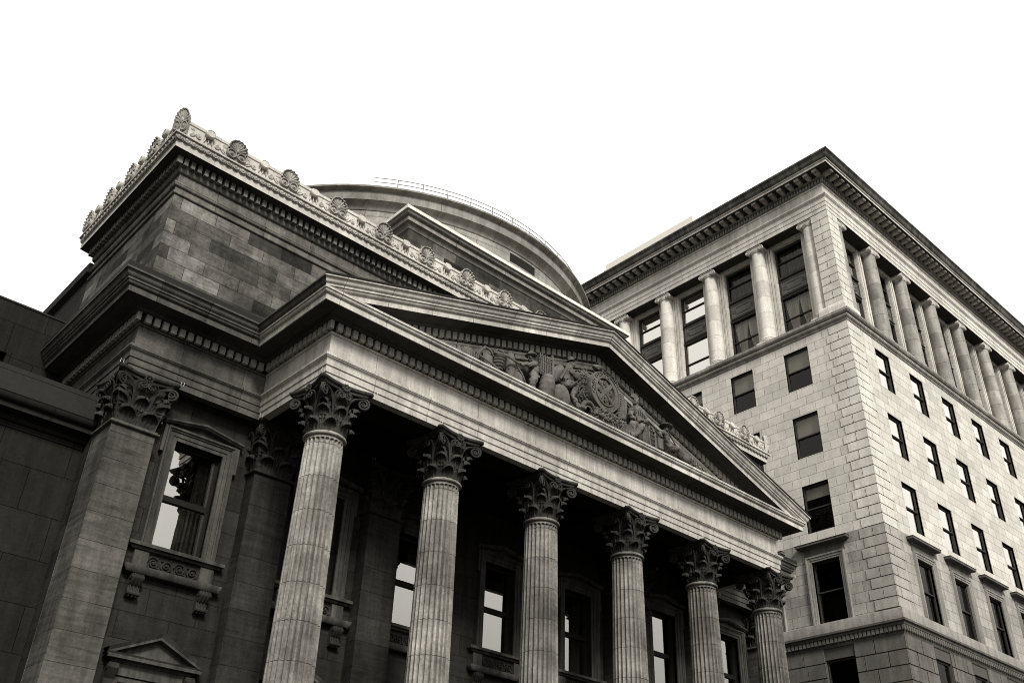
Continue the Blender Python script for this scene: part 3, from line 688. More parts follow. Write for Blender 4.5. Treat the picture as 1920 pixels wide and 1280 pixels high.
# step block
blk = part(MB().sweep([(16.05, 27.5), (16.05, 24.15), (27.69, 24.15), (27.69, 27.5)], [(0, 22.0), (0, 24.7)]).box(15.9, 26.9, 22, 27.8, 27.4, 24.7), 'raised_block', 'attic')
sub(MB().sweep([(16.05, 27.5), (16.05, 24.15), (27.69, 24.15), (27.69, 27.5)], [(0, 24.7), (.04, 24.72), (.05, 24.76), (.20, 24.9), (.23, 24.905), (.23, 25.1), (.26, 25.105)] + ovolo(.27, 25.11, .38, 25.22) + [(.40, 25.23)]), 'block_cornice', 'drumm', blk)
sub(MB().sweep([(16.05, 27.5), (16.05, 24.15), (27.69, 24.15), (27.69, 27.5)], [(.38, 25.235), (.45, 25.24), (.455, 25.38), (.44, 25.40), (-.6, 25.45)]).box(16.6, 24.7, 25.3, 27.1, 27.4, 25.448), 'coping_slab', 'slab', blk)
# drum and dome
A0, A1 = R(-200), R(20)
CX, CY = XC + .2, 34.71
drum = part(MB().lathe([(10.5, 20), (10.5, 24.95)], CX, CY, 120).lathe([(10.25, 24.95), (10.25, 26.25), (10.2, 26.27), (9.98, 26.29)], CX, CY, 120).lathe([(9.98, 26.25), (9.98, 27.1)], CX, CY, 120), 'drum', 'drum')
sub(MB().lathe([(10.5, 24.95), (10.56, 24.97), (10.58, 25.1), (10.5, 25.14), (10.2, 25.2)], CX, CY, 120), 'drum_ledge', 'slab', drum)
sub(MB().lathe([(9.98, 27.1), (10.02, 27.12), (10.05, 27.2), (10.12, 27.32), (10.22, 27.40), (10.32, 27.42), (10.32, 27.45), (10.33, 27.86), (10.36, 27.87), (10.42, 27.89), (10.50, 27.90), (10.54, 27.92), (10.54, 28.0), (10.5, 28.04), (9.8, 28.08)], CX, CY, 140), 'drum_cornice', 'drumm', drum)
sub(MB().lathe([(9.8, 28.08)] + [(9.7 * math.cos(PI / 2 * i / 10), 28.08 + 2.9 * math.sin(PI / 2 * i / 10)) for i in range(11)], CX, CY, 80), 'dome', 'roof', drum)
vt = MB(); a0 = math.atan2(24.8 - CY, 21.7 - CX); a1 = math.atan2(24.9 - CY, 23.2 - CX)
vent = MB().grid([[(CX + r * math.cos(a0 + (a1 - a0) * i / 8), CY + r * math.sin(a0 + (a1 - a0) * i / 8), z) for i in range(9)] for r, z in ((9.99, 26.55), (9.99, 26.56), (9.99, 26.98))])
sub(vent, 'vent_opening', 'sash', drum)
rl = MB(); ra0, ra1 = R(-128), R(-62)
for z in (28.52, 28.74): rl.tube([(CX + 10.15 * math.cos(ra0 + (ra1 - ra0) * i / 50), CY + 10.15 * math.sin(ra0 + (ra1 - ra0) * i / 50), z) for i in range(51)], .016, 5)
rail = sub(rl, 'roof_railing', 'steel', drum)
for k in range(11):
    a = ra0 + (ra1 - ra0) * (k + .9) / 11; sub(MB().tube([(CX + 10.15 * math.cos(a), CY + 10.15 * math.sin(a), 28.0), (CX + 10.15 * math.cos(a), CY + 10.15 * math.sin(a), 28.76)], .02, 5), 'railing_post', 'steel', drum)
# ------------------------------------------------------------------ dark wing left of the bank
wing = thing('side_wing', 'low soot-dark stone wing at far left beside the domed bank', 'building wing', (2, 25.2, 0))
def wpart(mb, name, mat, ang=35): o = mb.build(name, mat, wing, ang); o.location = -wing.location; return o
m = MB(); wallgrid(m, lambda u, d, z: (u, 25.2 + d, z), -14, 7.24, 0, 12.62, [(3.9, 5.2, 8.8, 11.85), (0.2, 1.5, 8.8, 11.85), (-3.5, -2.2, 8.8, 11.85)], .3)
wallgrid(m, lambda u, d, z: (u, 28.62 + d, z), -14, 7.24, 13.9, 18.0, [(4.3, 5.3, 15.2, 16.3), (.6, 1.6, 15.2, 16.3)], .3)
m.add([(-14, 25.2, 0), (-14, 44, 0), (-14, 44, 18), (-14, 28.62, 18), (-14, 28.62, 14), (-14, 25.2, 14)], [(0, 1, 2, 3, 4, 5)]); m.add([(-14, 44, 0), (7.2, 44, 0), (7.2, 44, 18), (-14, 44, 18)], [(0, 1, 2, 3)])
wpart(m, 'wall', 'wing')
wpart(MB().sweep([(-14, 25.2), (7.22, 25.2)], [(0, 12.62), (.03, 12.63), (.03, 12.75)] + ovolo(.03, 12.76, .14, 12.87) + [(.15, 12.93), (.42, 12.95), (.45, 12.95), (.45, 13.08)] + ovolo(.46, 13.09, .62, 13.26)), 'cornice', 'wing')
wpart(MB().sweep([(-14, 25.2), (7.22, 25.2)], [(.62, 13.26), (.64, 13.28), (.64, 13.36), (.58, 13.40), (.56, 13.86), (.57, 13.865), (.57, 14.0), (-4.2, 14.05)]), 'lead_gutter', 'leadcap')
wpart(MB().sweep([(-14, 28.62), (7.22, 28.62)], [(0, 18.0), (.03, 18.0), (.03, 18.06), (-15, 18.1)]), 'roof_edge', 'leadcap')
m = MB()
for cx in (4.8, 1.1): 
    for a in ((-.72, 15.05, .72, 15.2), (-.62, 16.301, .62, 16.42), (-.62, 15.201, -.501, 16.3), (.501, 15.201, .62, 16.3)): m.box(cx + a[0], 28.56, a[1], cx + a[2], 28.62, a[3])
wpart(m, 'window_surround', 'wing')
m = MB()
for cx in (4.55, .85, -2.85):
    for a in ((-.85, 11.851, .85, 12.05), (-.85, 8.5, -.651, 11.85), (.651, 8.5, .85, 11.85)): m.box(cx + a[0], 25.15, a[1], cx + a[2], 25.2, a[3])
wpart(m, 'panel_surround', 'wing')
wpart(MB().box(-13, 25.48, 8, 7.1, 25.52, 12.4), 'recessed_panel', 'frame'); wpart(MB().box(-13, 28.9, 15, 7.1, 28.95, 16.5), 'pane', 'sash')
# ------------------------------------------------------------------ office building
office = thing('office_building', 'tall pale granite office block with dark bracketed cornice and top colonnade', 'office building', (60, 33, 0))
def opart(mb, name, mat, ang=35): o = mb.build(name, mat, office, ang); o.location = -office.location; return o
XO, YO, XE, YE = 41.564, 20.0, 80.0, 47.0
PF, PS = 3.74, 3.585
FX = [44.97 + PF * k for k in range(10)]; SY = [23.25 + PS * k for k in range(7)]
ROWS = [(27.9, 30.28), (23.93, 26.3), (19.86, 22.39), (15.37, 18.37), (10.0, 13.70)]
op_ = [(XO, YE), (XO, YO), (XE, YO)]
fF = lambda u, d, z: (u, YO + d, z)
fS = lambda u, d, z: (XO + d, u, z)
hF = [(c - .76, c + .76, a, b) for c in FX for a, b in ROWS]; hS = [(c - .76, c + .76, a, b) for c in SY for a, b in ROWS]
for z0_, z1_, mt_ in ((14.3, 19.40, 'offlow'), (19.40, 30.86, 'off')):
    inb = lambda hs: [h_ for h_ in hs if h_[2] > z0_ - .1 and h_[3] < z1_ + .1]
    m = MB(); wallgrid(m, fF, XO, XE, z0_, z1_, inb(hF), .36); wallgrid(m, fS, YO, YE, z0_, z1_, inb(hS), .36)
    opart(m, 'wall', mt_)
m = MB(); wallgrid(m, lambda u, d, z: (u, YO + .03 + d, z), XO + .03, XE, 0, 14.3, hF, .36); wallgrid(m, lambda u, d, z: (XO + .03 + d, u, z), YO + .03, YE, 0, 14.3, hS, .36)
opart(m, 'base_wall', 'offqb')
# quoins and rusticated base blocks
def block(mb, face, u0, u1, z0, z1, p, back=.05):
    if face == 'F': mb.bev(u0, YO - p, z0, u1, YO + back, z1, .012)
    else: mb.bev(XO - p, u0, z0, XO + back, u1, z1, .012)
q = MB(); qU = q; qL = MB(); ch = .4965
g_ = .022
for k in range(32):
    z1 = 30.80 - k * ch; z0 = z1 - ch + .045
    if z0 < 15.4: break
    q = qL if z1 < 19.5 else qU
    if k % 2: mb_s = [(0, .60), (.60, 1.30)]
    else: mb_s = [(0, 1.12)]
    for a, b in mb_s:
        p = .036 + rnd.random() * .006
        a0 = YO + a + (g_ if a else -.0); b0 = YO + b - g_ * .3
        if a == 0: q.bev(XO - p, YO - p, z0, XO + .05, b0, z1, .012)
        else: block(q, 'S', a0, b0, z0, z1, p)
    for a, b in ([(0, .45), (.45, 1.5)] if k % 2 else [(0, 1.3)]):
        if a == 0: q.bev(XO + .051, YO - .038, z0, XO + b - g_ * .3, YO + .05, z1, .012)
        else: block(q, 'F', XO + a + g_, XO + b, z0, z1, .038)
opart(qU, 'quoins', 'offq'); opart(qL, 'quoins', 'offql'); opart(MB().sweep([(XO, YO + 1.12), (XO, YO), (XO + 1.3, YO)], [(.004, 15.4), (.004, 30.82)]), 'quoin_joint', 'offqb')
q2 = MB()
for k in range(20):
    z1 = 38.42 - k * ch; z0 = z1 - ch + .045
    if z0 < 31.95: break
    for a, b in ([(0, .52), (.52, 1.06)] if k % 2 else [(0, 1.06)]):
        if a == 0: q2.bev(XO - .03, YO - .03, z0, XO + .05, YO + b - g_, z1, .012)
        else: block(q2, 'S', YO + a + g_ * .5, YO + b - g_, z0, z1, .03)
    for a, b in ([(0, .52), (.52, 1.1)] if not k % 2 else [(0, 1.1)]):
        if a == 0: q2.bev(XO + .051, YO - .032, z0, XO + b - g_, YO + .05, z1, .012)
        else: block(q2, 'F', XO + a + g_ * .5, XO + b - g_, z0, z1, .032)
q2.box(XO + .04, YO + .04, 31.4, XO + 1.09, YO + .8, 38.5); q2.box(XO + .041, YO + .05, 31.4, XO + .8, YO + 1.04, 38.49)
opart(q2, 'corner_pier', 'offq'); opart(MB().sweep([(XO + .03, YO + 1.04), (XO + .03, YO + .03), (XO + 1.06, YO + .03)], [(0, 31.8), (0, 38.4)]), 'quoin_joint', 'offqb')
q = MB()
for face, hs, u0, u1 in (('F', hF, XO, XE), ('S', hS, YO, YE)):
    for k in range(21):
        z1 = 14.22 - k * .665; z0 = z1 - .665 + .05; u = u0 + (0 if face == 'F' else 0); first = True
        while u < u1:
            w = 1.28 + rnd.uniform(-.25, .3)
            if first: w = .9 if k % 2 else 1.5
            e = min(u + w, u1)
            segs = [(u, e)]
            for h in hs:
                if h[3] > z0 + .02 and h[2] < z1:
                    ns = []
                    for a, b in segs:
                        if b <= h[0] or a >= h[1]: ns.append((a, b)); continue
                        if a < h[0] - .1: ns.append((a, h[0]))
                        if b > h[1] + .1: ns.append((h[1], b))
                    segs = ns
            for a, b in segs:
                p = .03 + rnd.random() * .008
                if first and a == u0:
                    if face == 'S': q.bev(XO - p, YO - p, z0, XO + .05, b - .045, z1, .014)
                    else: q.bev(XO + .052, YO - p, z0, b - .045, YO + .05, z1, .014)
                else: block(q, face, a, b - .035, z0, z1, p, .05)
            u = e; first = False
opart(q, 'rusticated_blocks', 'offb')
# belt, band, entablature
opart(MB().sweep(op_, [(0, 30.84), (.03, 30.86), (.03, 30.9)] + cyma(.04, 30.91, .13, 31.08)), 'belt_moulding', 'offbed')
opart(MB().sweep(op_, [(.13, 31.08), (.15, 31.09), (.15, 31.17), (.18, 31.18)]), 'belt_fascia', 'offsm')
opart(MB().sweep(op_, ovolo(.18, 31.185, .28, 31.28) + [(.30, 31.29), (.30, 31.45), (.28, 31.47), (-.9, 31.5)]), 'belt_course', 'offbed')
opart(MB().sweep([(XO - .02, YO + 1.46), (XO - .02, YO - .02), (XO + 1.5, YO - .02)], [(.10, 31.48), (.10, 31.86), (.08, 31.88), (.07, 31.98), (.05, 32.04), (.0, 32.1), (-.1, 32.1)], caps=True), 'pier_base', 'offsm')
opart(MB().sweep(op_, [(0, 14.2), (.04, 14.26), (.06, 14.34), (.08, 14.35), (.08, 14.6), (.17, 14.62), (.20, 14.70), (.28, 14.75), (.29, 14.84), (.22, 14.86)]), 'dentil_band', 'hood')
dm = MB(); dentils(dm, op_, .07, .165, 14.38, 14.6, .21, .13); opart(dm, 'band_dentils', 'offb')
opart(MB().sweep(op_, [(.22, 14.86), (.22, 15.30), (.2, 15.33), (-.02, 15.36)]), 'sill_band', 'offs')
opart(MB().sweep(op_, [(0, 38.5), (0, 38.78), (.025, 38.79), (.025, 39.08), (.05, 39.09), (.05, 39.36)] + cyma(.06, 39.37, .15, 39.52) + [(.17, 39.53), (.17, 39.62), (.03, 39.66), (-.02, 39.67), (-.02, 40.30)] + ovolo(-.01, 40.31, .05, 40.4)), 'architrave', 'offsm')
opart(MB().sweep(op_, [(.05, 40.4), (.06, 40.44), (.06, 40.72)] + ovolo(.15, 40.725, .22, 40.8) + [(.23, 40.82)]), 'cornice_bed', 'offbed')
opart(MB().sweep(op_, [(.23, 40.82), (.23, 41.02), (.82, 41.04), (.84, 41.0), (.90, 41.0)]), 'cornice_soffit', 'under')
opart(MB().sweep(op_, [(.90, 41.0), (.90, 41.13), (.92, 41.15)] + ovolo(.93, 41.16, .98, 41.22)), 'cornice_fascia', 'offsm')
opart(MB().sweep(op_, [(.98, 41.22)] + cyma(1.0, 41.23, 1.2, 41.62, flip=True) + [(1.22, 41.64), (1.22, 41.74), (1.0, 41.78), (-6, 41.95)]), 'cornice_gutter', 'offc')
dm = MB(); dentils(dm, op_, .055, .145, 40.46, 40.71, .2, .12); opart(dm, 'dentil_course', 'offs')
dm = MB()
def modil(a, s, n):
    d = Vector((-n.y, n.x)); 
    for (p0, p1, z0, z1, w) in ((.2, .78, 40.86, 41.035, .145), (.2, .62, 40.80, 40.859, .12)):
        qd = [a + d * (s - w) + n * p0, a + d * (s + w) + n * p0, a + d * (s + w) + n * p1, a + d * (s - w) + n * p1]
        dm.add([(v.x, v.y, z) for z in (z0, z1) for v in qd], [(0, 1, 2, 3), (4, 5, 6, 7), (0, 1, 5, 4), (1, 2, 6, 5), (2, 3, 7, 6), (3, 0, 4, 7)])
for k in range(64): modil(Vector((XO - .02, YO)), .6 * k, Vector((0, -1)))
for k in range(46): modil(Vector((XO, YO - .02)), -.6 * k, Vector((-1, 0)))
opart(dm, 'modillions', 'offmod')
opart(MB().sweep(op_, [(-.8, 38.5), (0, 38.499)]), 'colonnade_soffit', 'under')
# colonnade back wall and columns
hF2 = [(c - .98, c + .98, 31.6, 38.2) for c in FX]; hS2 = [(c - .98, c + .98, 31.6, 38.2) for c in SY]
m = MB(); wallgrid(m, lambda u, d, z: (u, YO + .78 + d, z), XO, XE, 31.4, 38.52, hF2, .3); wallgrid(m, lambda u, d, z: (XO + .78 + d, u, z), YO, YE, 31.4, 38.52, hS2, .3)
opart(m, 'colonnade_wall', 'off')
m = MB()
for c in FX:
    for s in (-1, 1):
        a = c + s * 1.0
        for k, (e, w, p) in enumerate(((.0, .12, .06), (.17, .12, .10))): x0 = a + s * e; x1 = a + s * (e + w); m.box(min(x0, x1), YO + .78 - p, 31.5, max(x0, x1), YO + .779, 38.3 - k * .001)
for c in SY:
    for s in (-1, 1):
        a = c + s * 1.0
        for k, (e, w, p) in enumerate(((.0, .12, .06), (.15, .12, .10), (.31, .2, .13))): x0 = a + s * e; x1 = a + s * (e + w); m.box(XO + .78 - p, min(x0, x1), 31.5, XO + .779, max(x0, x1), 38.3 - k * .001)
opart(m, 'jamb_strips', 'offsm')
def ioncol():
    H = 38.06 - 31.95
    s = MB().lathe([(.455, 0), (.43, .06)] + [(.43 - .055 * (t / 10) ** 1.7, .08 + (H - .1) * t / 10) for t in range(11)] + [(.40, H)], 0, 0, 36)
    b = MB().lathe([(.45, 0)] + bead(.455, -.07, 0)[::-1] + [(.45, -.09)] + bead(.47, -.24, -.1)[::-1] + [(.3, -.24)], 0, 0, 36); b.bev(-.54, -.54, -.47, .54, .54, -.242, .012)
    c = MB().lathe([(.375, 0), (.40, .02), (.41, .05), (.45, .12), (.46, .18)], 0, 0, 32); c.bev(-.47, -.44, .36, .47, .44, .45, .015); c.box(-.40, -.40, .18, .40, .40, .36)
    for sx in (-1, 1):
        c.xform(Matrix.Identity(4)); n0 = len(c.v)
        c.lathe([(.12, -.40), (.165, -.42), (.17, -.40), (.13, -.2), (.11, 0), (.13, .2), (.17, .40), (.165, .42), (.12, .40)], 0, 0, 18)
        c.xform(Matrix.Translation((sx * .45, 0, .20)) @ Matrix.Rotation(R(90), 4, 'X'), n0)
        for yy in (-1, 1):
            p = [(sx * .45 + (.15 * (1 - t) + .01) * math.cos(PI / 2 - sx * t * 4.5 * PI), yy * .425, .20 + (.15 * (1 - t) + .01) * math.sin(PI / 2 - sx * t * 4.5 * PI)) for t in [i / 30 for i in range(31)]]
            c.tube(p, .018, 5)
            n1 = len(c.v); c.lathe([(0.001, .43), (.045, .43), (.05, .4)], 0, 0, 10); c.xform(Matrix.Translation((sx * .45, 0, .20)) @ Matrix.Rotation(R(90 * yy), 4, 'X'), n1)
    return s, b, c
s, b, c = ioncol(); c0 = None
colspots = [(46.84 + PF * k - PF, YO + .47, 0) for k in range(10)] + [(XO + .47, 25.035 + PS * k - PS, R(-90)) for k in range(7)]
for i, (x, y, rz) in enumerate(colspots):
    loc = (x - 60, y - 33, 31.95)
    if not c0:
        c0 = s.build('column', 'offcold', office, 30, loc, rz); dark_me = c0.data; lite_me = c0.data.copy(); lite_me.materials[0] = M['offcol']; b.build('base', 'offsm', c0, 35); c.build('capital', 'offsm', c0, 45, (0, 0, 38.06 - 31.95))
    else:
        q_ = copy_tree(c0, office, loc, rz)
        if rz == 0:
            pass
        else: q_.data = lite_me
# ---- windows
def sheet(x0, x1, z0, z1, y): return MB().add([(x0, y, z0), (x1, y, z0), (x1, y, z1), (x0, y, z1)], [(0, 1, 2, 3)])
def folds(x0a, x1a, x0b, x1b, z0, z1, y, n=34, amp=.03, wave=7):
    rows = []
    for j in range(9):
        t = j / 8; a = x0b + (x0a - x0b) * t ** .8; b_ = x1b + (x1a - x1b) * t ** .8
        rows.append([(a + (b_ - a) * i / n, y + amp * math.sin(i / n * wave * 2 * PI + .6 * math.sin(j)), z0 + (z1 - z0) * t) for i in range(n + 1)])
    return rows
def owin(name, h, gl, kind, rail=.5):
    m = MB(); w = .76; d0, d1 = .13, .23
    m.box(-w, d0, 0, -w + .07, d1, h); m.box(w - .07, d0, 0, w, d1, h); m.box(-w + .071, d0 + .001, 0, w - .071, d1 - .001, .08); m.box(-w + .071, d0 + .001, h - .1, w - .071, d1 - .001, h)
    m.box(-w + .071, d0 - .02, h * rail - .03, w - .071, d1 + .01, h * rail + .035)
    o = m.build(name, 'iron', office, 30)
    sheet(-w + .05, w - .05, .05, h * rail, .20).build('pane', gl, o); sheet(-w + .05, w - .05, h * rail, h - .05, .17).build('pane', gl, o)
    if kind == 'half': sheet(-w + .06, w - .06, h * rail, h - .06, .25).build('blind', 'blind', o)
    if kind == 'third': sheet(-w + .06, w - .06, h * .72, h - .06, .25).build('blind', 'blind', o)
    if kind == 'full': sheet(-w + .06, w - .06, .06, h - .06, .25).build('blind', 'pale_blind', o)
    return o
def place(o, face, u, z): 
    if face == 'F': o.location = (u - 60, YO - 33, z); o.rotation_euler = (0, 0, 0)
    else: o.location = (XO - 60, u - 33, z); o.rotation_euler = (0, 0, R(-90))
protos = {}
def put(key, face, u, z, *args):
    if key not in protos: protos[key] = owin(*args); o = protos[key]
    else: o = copy_tree(protos[key], office)
    place(o, face, u, z)
for r, (a, b_) in enumerate(ROWS):
    for i, c in enumerate(FX):
        k = 'glassm' if r < 3 else 'glasso'; kind = 'none' if r < 3 else ('third' if (i + r) % 3 else 'none')
        if r >= 3: kind = 'none'
        put(('F', r, k, kind), 'F', c, a, 'window', b_ - a, k, kind)
    for i, c in enumerate(SY):
        kind = ['half', 'half', 'third', 'none', 'none'][r]
        if r in (0, 1) and i == 2: kind = 'third'
        put(('S', r, kind), 'S', c, a, 'window', b_ - a, 'glasso', kind)
# moulded surrounds of the fourth row
def surround():
    m = MB(); path = lambda o: [(-.76 - o, -.02), (-.76 - o, 3.0 + o), (.76 + o, 3.0 + o), (.76 + o, -.02)]
    m.grid([[(x, y, z) for x, z in path(o)] for o, y in ((0, .1), (0, -.06), (.09, -.065), (.095, -.09), (.2, -.095), (.21, -.13), (.28, -.14), (.29, 0))])
    o = m.build('window_surround', 'offs', office, 30)
    h = MB().sweep([(-1.12, 0), (-1.12, -.06), (1.12, -.06), (1.12, 0)], [(-.03, 3.3), (-.03, 3.62), (.03, 3.66), (.05, 3.7), (.26, 3.76), (.28, 3.78), (.28, 3.86), (.31, 3.9), (-.05, 3.94)])
    h.build('hood', 'hood', o, 30); return o
s0 = surround(); place(s0, 'F', FX[0], 15.37)
for c in FX[1:]: place(copy_tree(s0, office), 'F', c, 15.37)
for c in SY: place(copy_tree(s0, office), 'S', c, 15.37)
# tall two storey windows behind the colonnade
def tall(gu, gl, up, low):
    m = MB(); w = .98; H = 6.6; d = .2
    m.box(-w, d, 0, -w + .1, d + .12, H); m.box(w - .1, d, 0, w, d + .12, H)
    for z0, z1, p in ((H - .14, H, 0), (4.42, 4.56, .05), (5.52, 5.57, .0), (3.0, 3.14, .05), (1.5, 1.56, 0), (0, .12, .03), (4.36, 4.42, .1), (3.14, 3.2, .1)): m.box(-w + .101, d - p, z0, w - .101, d + .119, z1)
    o = m.build('colonnade_window', 'iron', office, 30)
    s = MB().box(-w + .1, d + .03, 3.2, w - .1, d + .08, 4.36)
    for x0, x1, z0, z1 in ((-.82, .82, 3.32, 3.36), (-.82, .82, 4.2, 4.24), (-.82, -.78, 3.361, 4.199), (.78, .82, 3.361, 4.199), (-.5, .5, 3.55, 3.58), (-.5, .5, 4.0, 4.03)): s.box(x0, d, z0, x1, d + .029, z1)
    for sx in (-.62, .62):
        for dx, dz in ((0, 0), (.09, .07), (-.09, .07), (.09, -.07), (-.09, -.07), (0, .13), (0, -.13)): s.ball((sx + dx, d + .02, 3.78 + dz), (.05, .03, .045), 7, 4)
    s.build('spandrel_panel', 'bronze', o, 35)
    sheet(-w + .09, w - .09, .1, 3.02, d + .09).build('pane', gl, o); sheet(-w + .09, w - .09, 4.5, H - .1, d + .09).build('pane', gu, o)
    if low == 'curtain':
        cu = MB(); cu.grid(folds(-.9, .02, -.42, -.05 - .2, .1, 3.0, d + .3)); cu.grid(folds(.0, .9, .45, .88, .1, 3.0, d + .3)); cu.build('curtain', 'curtain', o, 60)
    if low == 'bright': sheet(-w + .1, w - .1, .1, 3.0, d + .16).build('blind', 'pale_blind', o)
    if up == 'vblind': MB().grid([[(-.88 + 1.76 * i / 60, d + .3 + (.03 if i % 2 else 0), z) for i in range(61)] for z in (4.5, H - .1)]).build('blind', 'vblind', o, 20)
    if up == 'bright': sheet(-w + .1, w - .1, 4.5, H - .1, d + .16).build('blind', 'pale_blind', o)
    return o
tp = {}
def tput(face, c, *a):
    if a not in tp: tp[a] = tall(*a); o = tp[a]
    else: o = copy_tree(tp[a], office)
    if face == 'F': o.location = (c - 60, YO + .78 - 33, 31.6)
    else: o.location = (XO + .78 - 60, c - 33, 31.6); o.rotation_euler = (0, 0, R(-90))
    if face == 'F': o.rotation_euler = (0, 0, 0)
for i, c in enumerate(SY): tput('S', c, 'glassm' if i in (2, 3) else 'glasso', 'glassm' if i in (2, 3, 4) else 'glasso', *([('vblind', 'curtain'), ('vblind', 'curtain'), ('bright', 'bright'), ('bright', 'bright'), ('vblind', 'bright')][min(i, 4)]))
for i, c in enumerate(FX): tput('F', c, 'glasso' if i else 'glassm', 'glasso' if i else 'glassm', *([('none', 'none'), ('none', 'curtain')][i % 2]))
opart(MB().box(XO + 2.2, YO + 2.2, 0, XE - .2, YE - .2, 41.6), 'inner_core', 'dark')
m = MB()
for z in (13.9, 18.9, 23.0, 27.0, 31.2): m.box(XO + .4, YO + .4, z, XE - .3, YE - .3, z + .2)
opart(m, 'floor_slabs', 'dark')
opart(MB().add([(XE, YO, 0), (XE, YE, 0), (XE, YE, 41.5), (XE, YO, 41.5)], [(0, 1, 2, 3)]).add([(XO, YE, 0), (XE, YE, 0), (XE, YE, 41.5), (XO, YE, 41.5)], [(0, 1, 2, 3)]), 'rear_wall', 'offsm')
pent = opart(MB().box(42.5, 29.9, 41.85, 50, 37.8, 44.38).box(43, 37.81, 41.85, 50, 38.5, 44.5), 'rooftop_screen', 'pent')
# ------------------------------------------------------------------ carved group in the pediment
def spart(mb, name, mat='sculpt', ang=50): return part(mb, name, mat, None, ang)
FOLD = bpy.data.textures.new('folds', 'CLOUDS'); FOLD.noise_scale = .11; FOLD.noise_depth = 2; FOLD.contrast = 1.6
def skin_person(joints, edges, ang=60):
    """one continuous carved body grown over connected joints"""
    names = list(joints); me = bpy.data.meshes.new('person')
    me.from_pydata([joints[k][:3] for k in names], [(names.index(a), names.index(b)) for a, b in edges], [])
    me.materials.append(M['sculpt'])
    o = link('person', me, bank); o.location = -bank.location
    sk = o.modifiers.new('skin', 'SKIN'); sk.use_smooth_shade = True
    for i, k in enumerate(names):
        r = joints[k][3]; v = me.skin_vertices[0].data[i]; v.radius = (r * 1.18, r * 1.18); v.use_root = (k == 'pelvis')
    ss = o.modifiers.new('sub', 'SUBSURF'); ss.levels = 3; ss.render_levels = 3
    dp = o.modifiers.new('folds', 'DISPLACE'); dp.texture = FOLD; dp.strength = .07; dp.mid_level = .5; dp.texture_coords = 'LOCAL'
    return o
SPINE = [('pelvis', 'belly'), ('belly', 'chest'), ('chest', 'neck'), ('neck', 'jaw'), ('jaw', 'head'), ('head', 'crown'), ('chest', 'shl'), ('shl', 'ell'), ('ell', 'hal'), ('chest', 'shr'), ('shr', 'elr'), ('elr', 'har'), ('pelvis', 'hil'), ('hil', 'knl'), ('knl', 'anl'), ('anl', 'tol'), ('pelvis', 'hir'), ('hir', 'knr'), ('knr', 'anr'), ('anr', 'tor'), ('head', 'nose')]
def child(mb, par, name, mat='sculpt', ang=50):
    o = mb.build(name, mat, par, ang); return o
def brim(c, r, tilt=0, crown=.11):
    m = MB(); m.lathe([(.02, .13), (crown * .8, .125), (crown, .09), (crown * 1.05, .01), (crown * 1.1, 0), (r * .8, -.012), (r, .008), (r, -.012), (r * .7, -.035), (.02, -.03)], 0, 0, 20)
    return m.xform(Matrix.Translation(c) @ Matrix.Rotation(tilt, 4, 'Y'))
# seated thinker with a pack
A = dict(pelvis=(19.68, 19.62, 17.66, .20), belly=(19.76, 19.62, 17.88, .185), chest=(19.93, 19.60, 18.15, .205), neck=(20.05, 19.58, 18.38, .085), jaw=(20.12, 19.55, 18.47, .095), head=(20.14, 19.55, 18.57, .12), crown=(20.12, 19.56, 18.65, .10), nose=(20.27, 19.52, 18.54, .028),
         shl=(19.92, 19.42, 18.24, .10), ell=(20.16, 19.36, 17.92, .075), hal=(20.24, 19.45, 18.22, .055), shr=(20.0, 19.78, 18.22, .10), elr=(20.25, 19.75, 17.95, .07), har=(20.22, 19.6, 17.86, .05),
         hil=(19.76, 19.50, 17.60, .15), knl=(20.27, 19.44, 17.78, .12), anl=(20.0, 19.40, 17.2, .075), tol=(20.13, 19.34, 17.02, .06), hir=(19.78, 19.72, 17.58, .15), knr=(20.16, 19.68, 17.62, .12), anr=(20.26, 19.52, 17.1, .075), tor=(20.38, 19.38, 16.92, .06))
pa = skin_person(A, SPINE)
child(brim((20.10, 19.56, 18.68), .15, R(-12)), pa, 'cap')
m = MB(); m.ball((0, 0, 0), (.24, .17, .46), 14, 10); m.xform(Matrix.Translation((19.68, 19.78, 18.08)) @ Matrix.Rotation(R(32), 4, 'Y')); child(m, pa, 'pack')
child(MB().tube([(19.84, 19.42, 18.40), (19.72, 19.40, 18.15), (19.58, 19.42, 17.85), (19.50, 19.46, 17.7)], .045, 6), pa, 'strap')
def rough(mb, seed, amp):
    r_ = random.Random(seed); mb.v = [(x + r_.uniform(-amp, amp), y + r_.uniform(-amp, amp), z + r_.uniform(-amp, amp)) for x, y, z in mb.v]; return mb
spart(rough(MB().ball((19.62, 19.6, 17.05), (.36, .32, .52), 16, 12), 3, .02), 'rock_seat')
# man with a broad hat, arm stretched to the left
B = dict(pelvis=(18.38, 19.6, 17.30, .15), belly=(18.39, 19.6, 17.48, .145), chest=(18.40, 19.6, 17.72, .17), neck=(18.33, 19.58, 17.88, .065), jaw=(18.25, 19.56, 17.93, .08), head=(18.23, 19.55, 18.0, .10), crown=(18.24, 19.55, 18.06, .08), nose=(18.11, 19.52, 17.97, .024),
         shl=(18.36, 19.44, 17.74, .085), ell=(18.02, 19.42, 17.58, .065), hal=(17.66, 19.44, 17.46, .05), shr=(18.5, 19.76, 17.74, .08), elr=(18.66, 19.72, 17.56, .06), har=(18.62, 19.55, 17.4, .045),
         hil=(18.34, 19.50, 17.22, .11), knl=(18.24, 19.46, 16.98, .10), anl=(18.28, 19.45, 16.76, .065), tol=(18.14, 19.4, 16.7, .05), hir=(18.44, 19.7, 17.22, .11), knr=(18.45, 19.68, 16.98, .10), anr=(18.5, 19.66, 16.76, .065), tor=(18.38, 19.58, 16.7, .05))
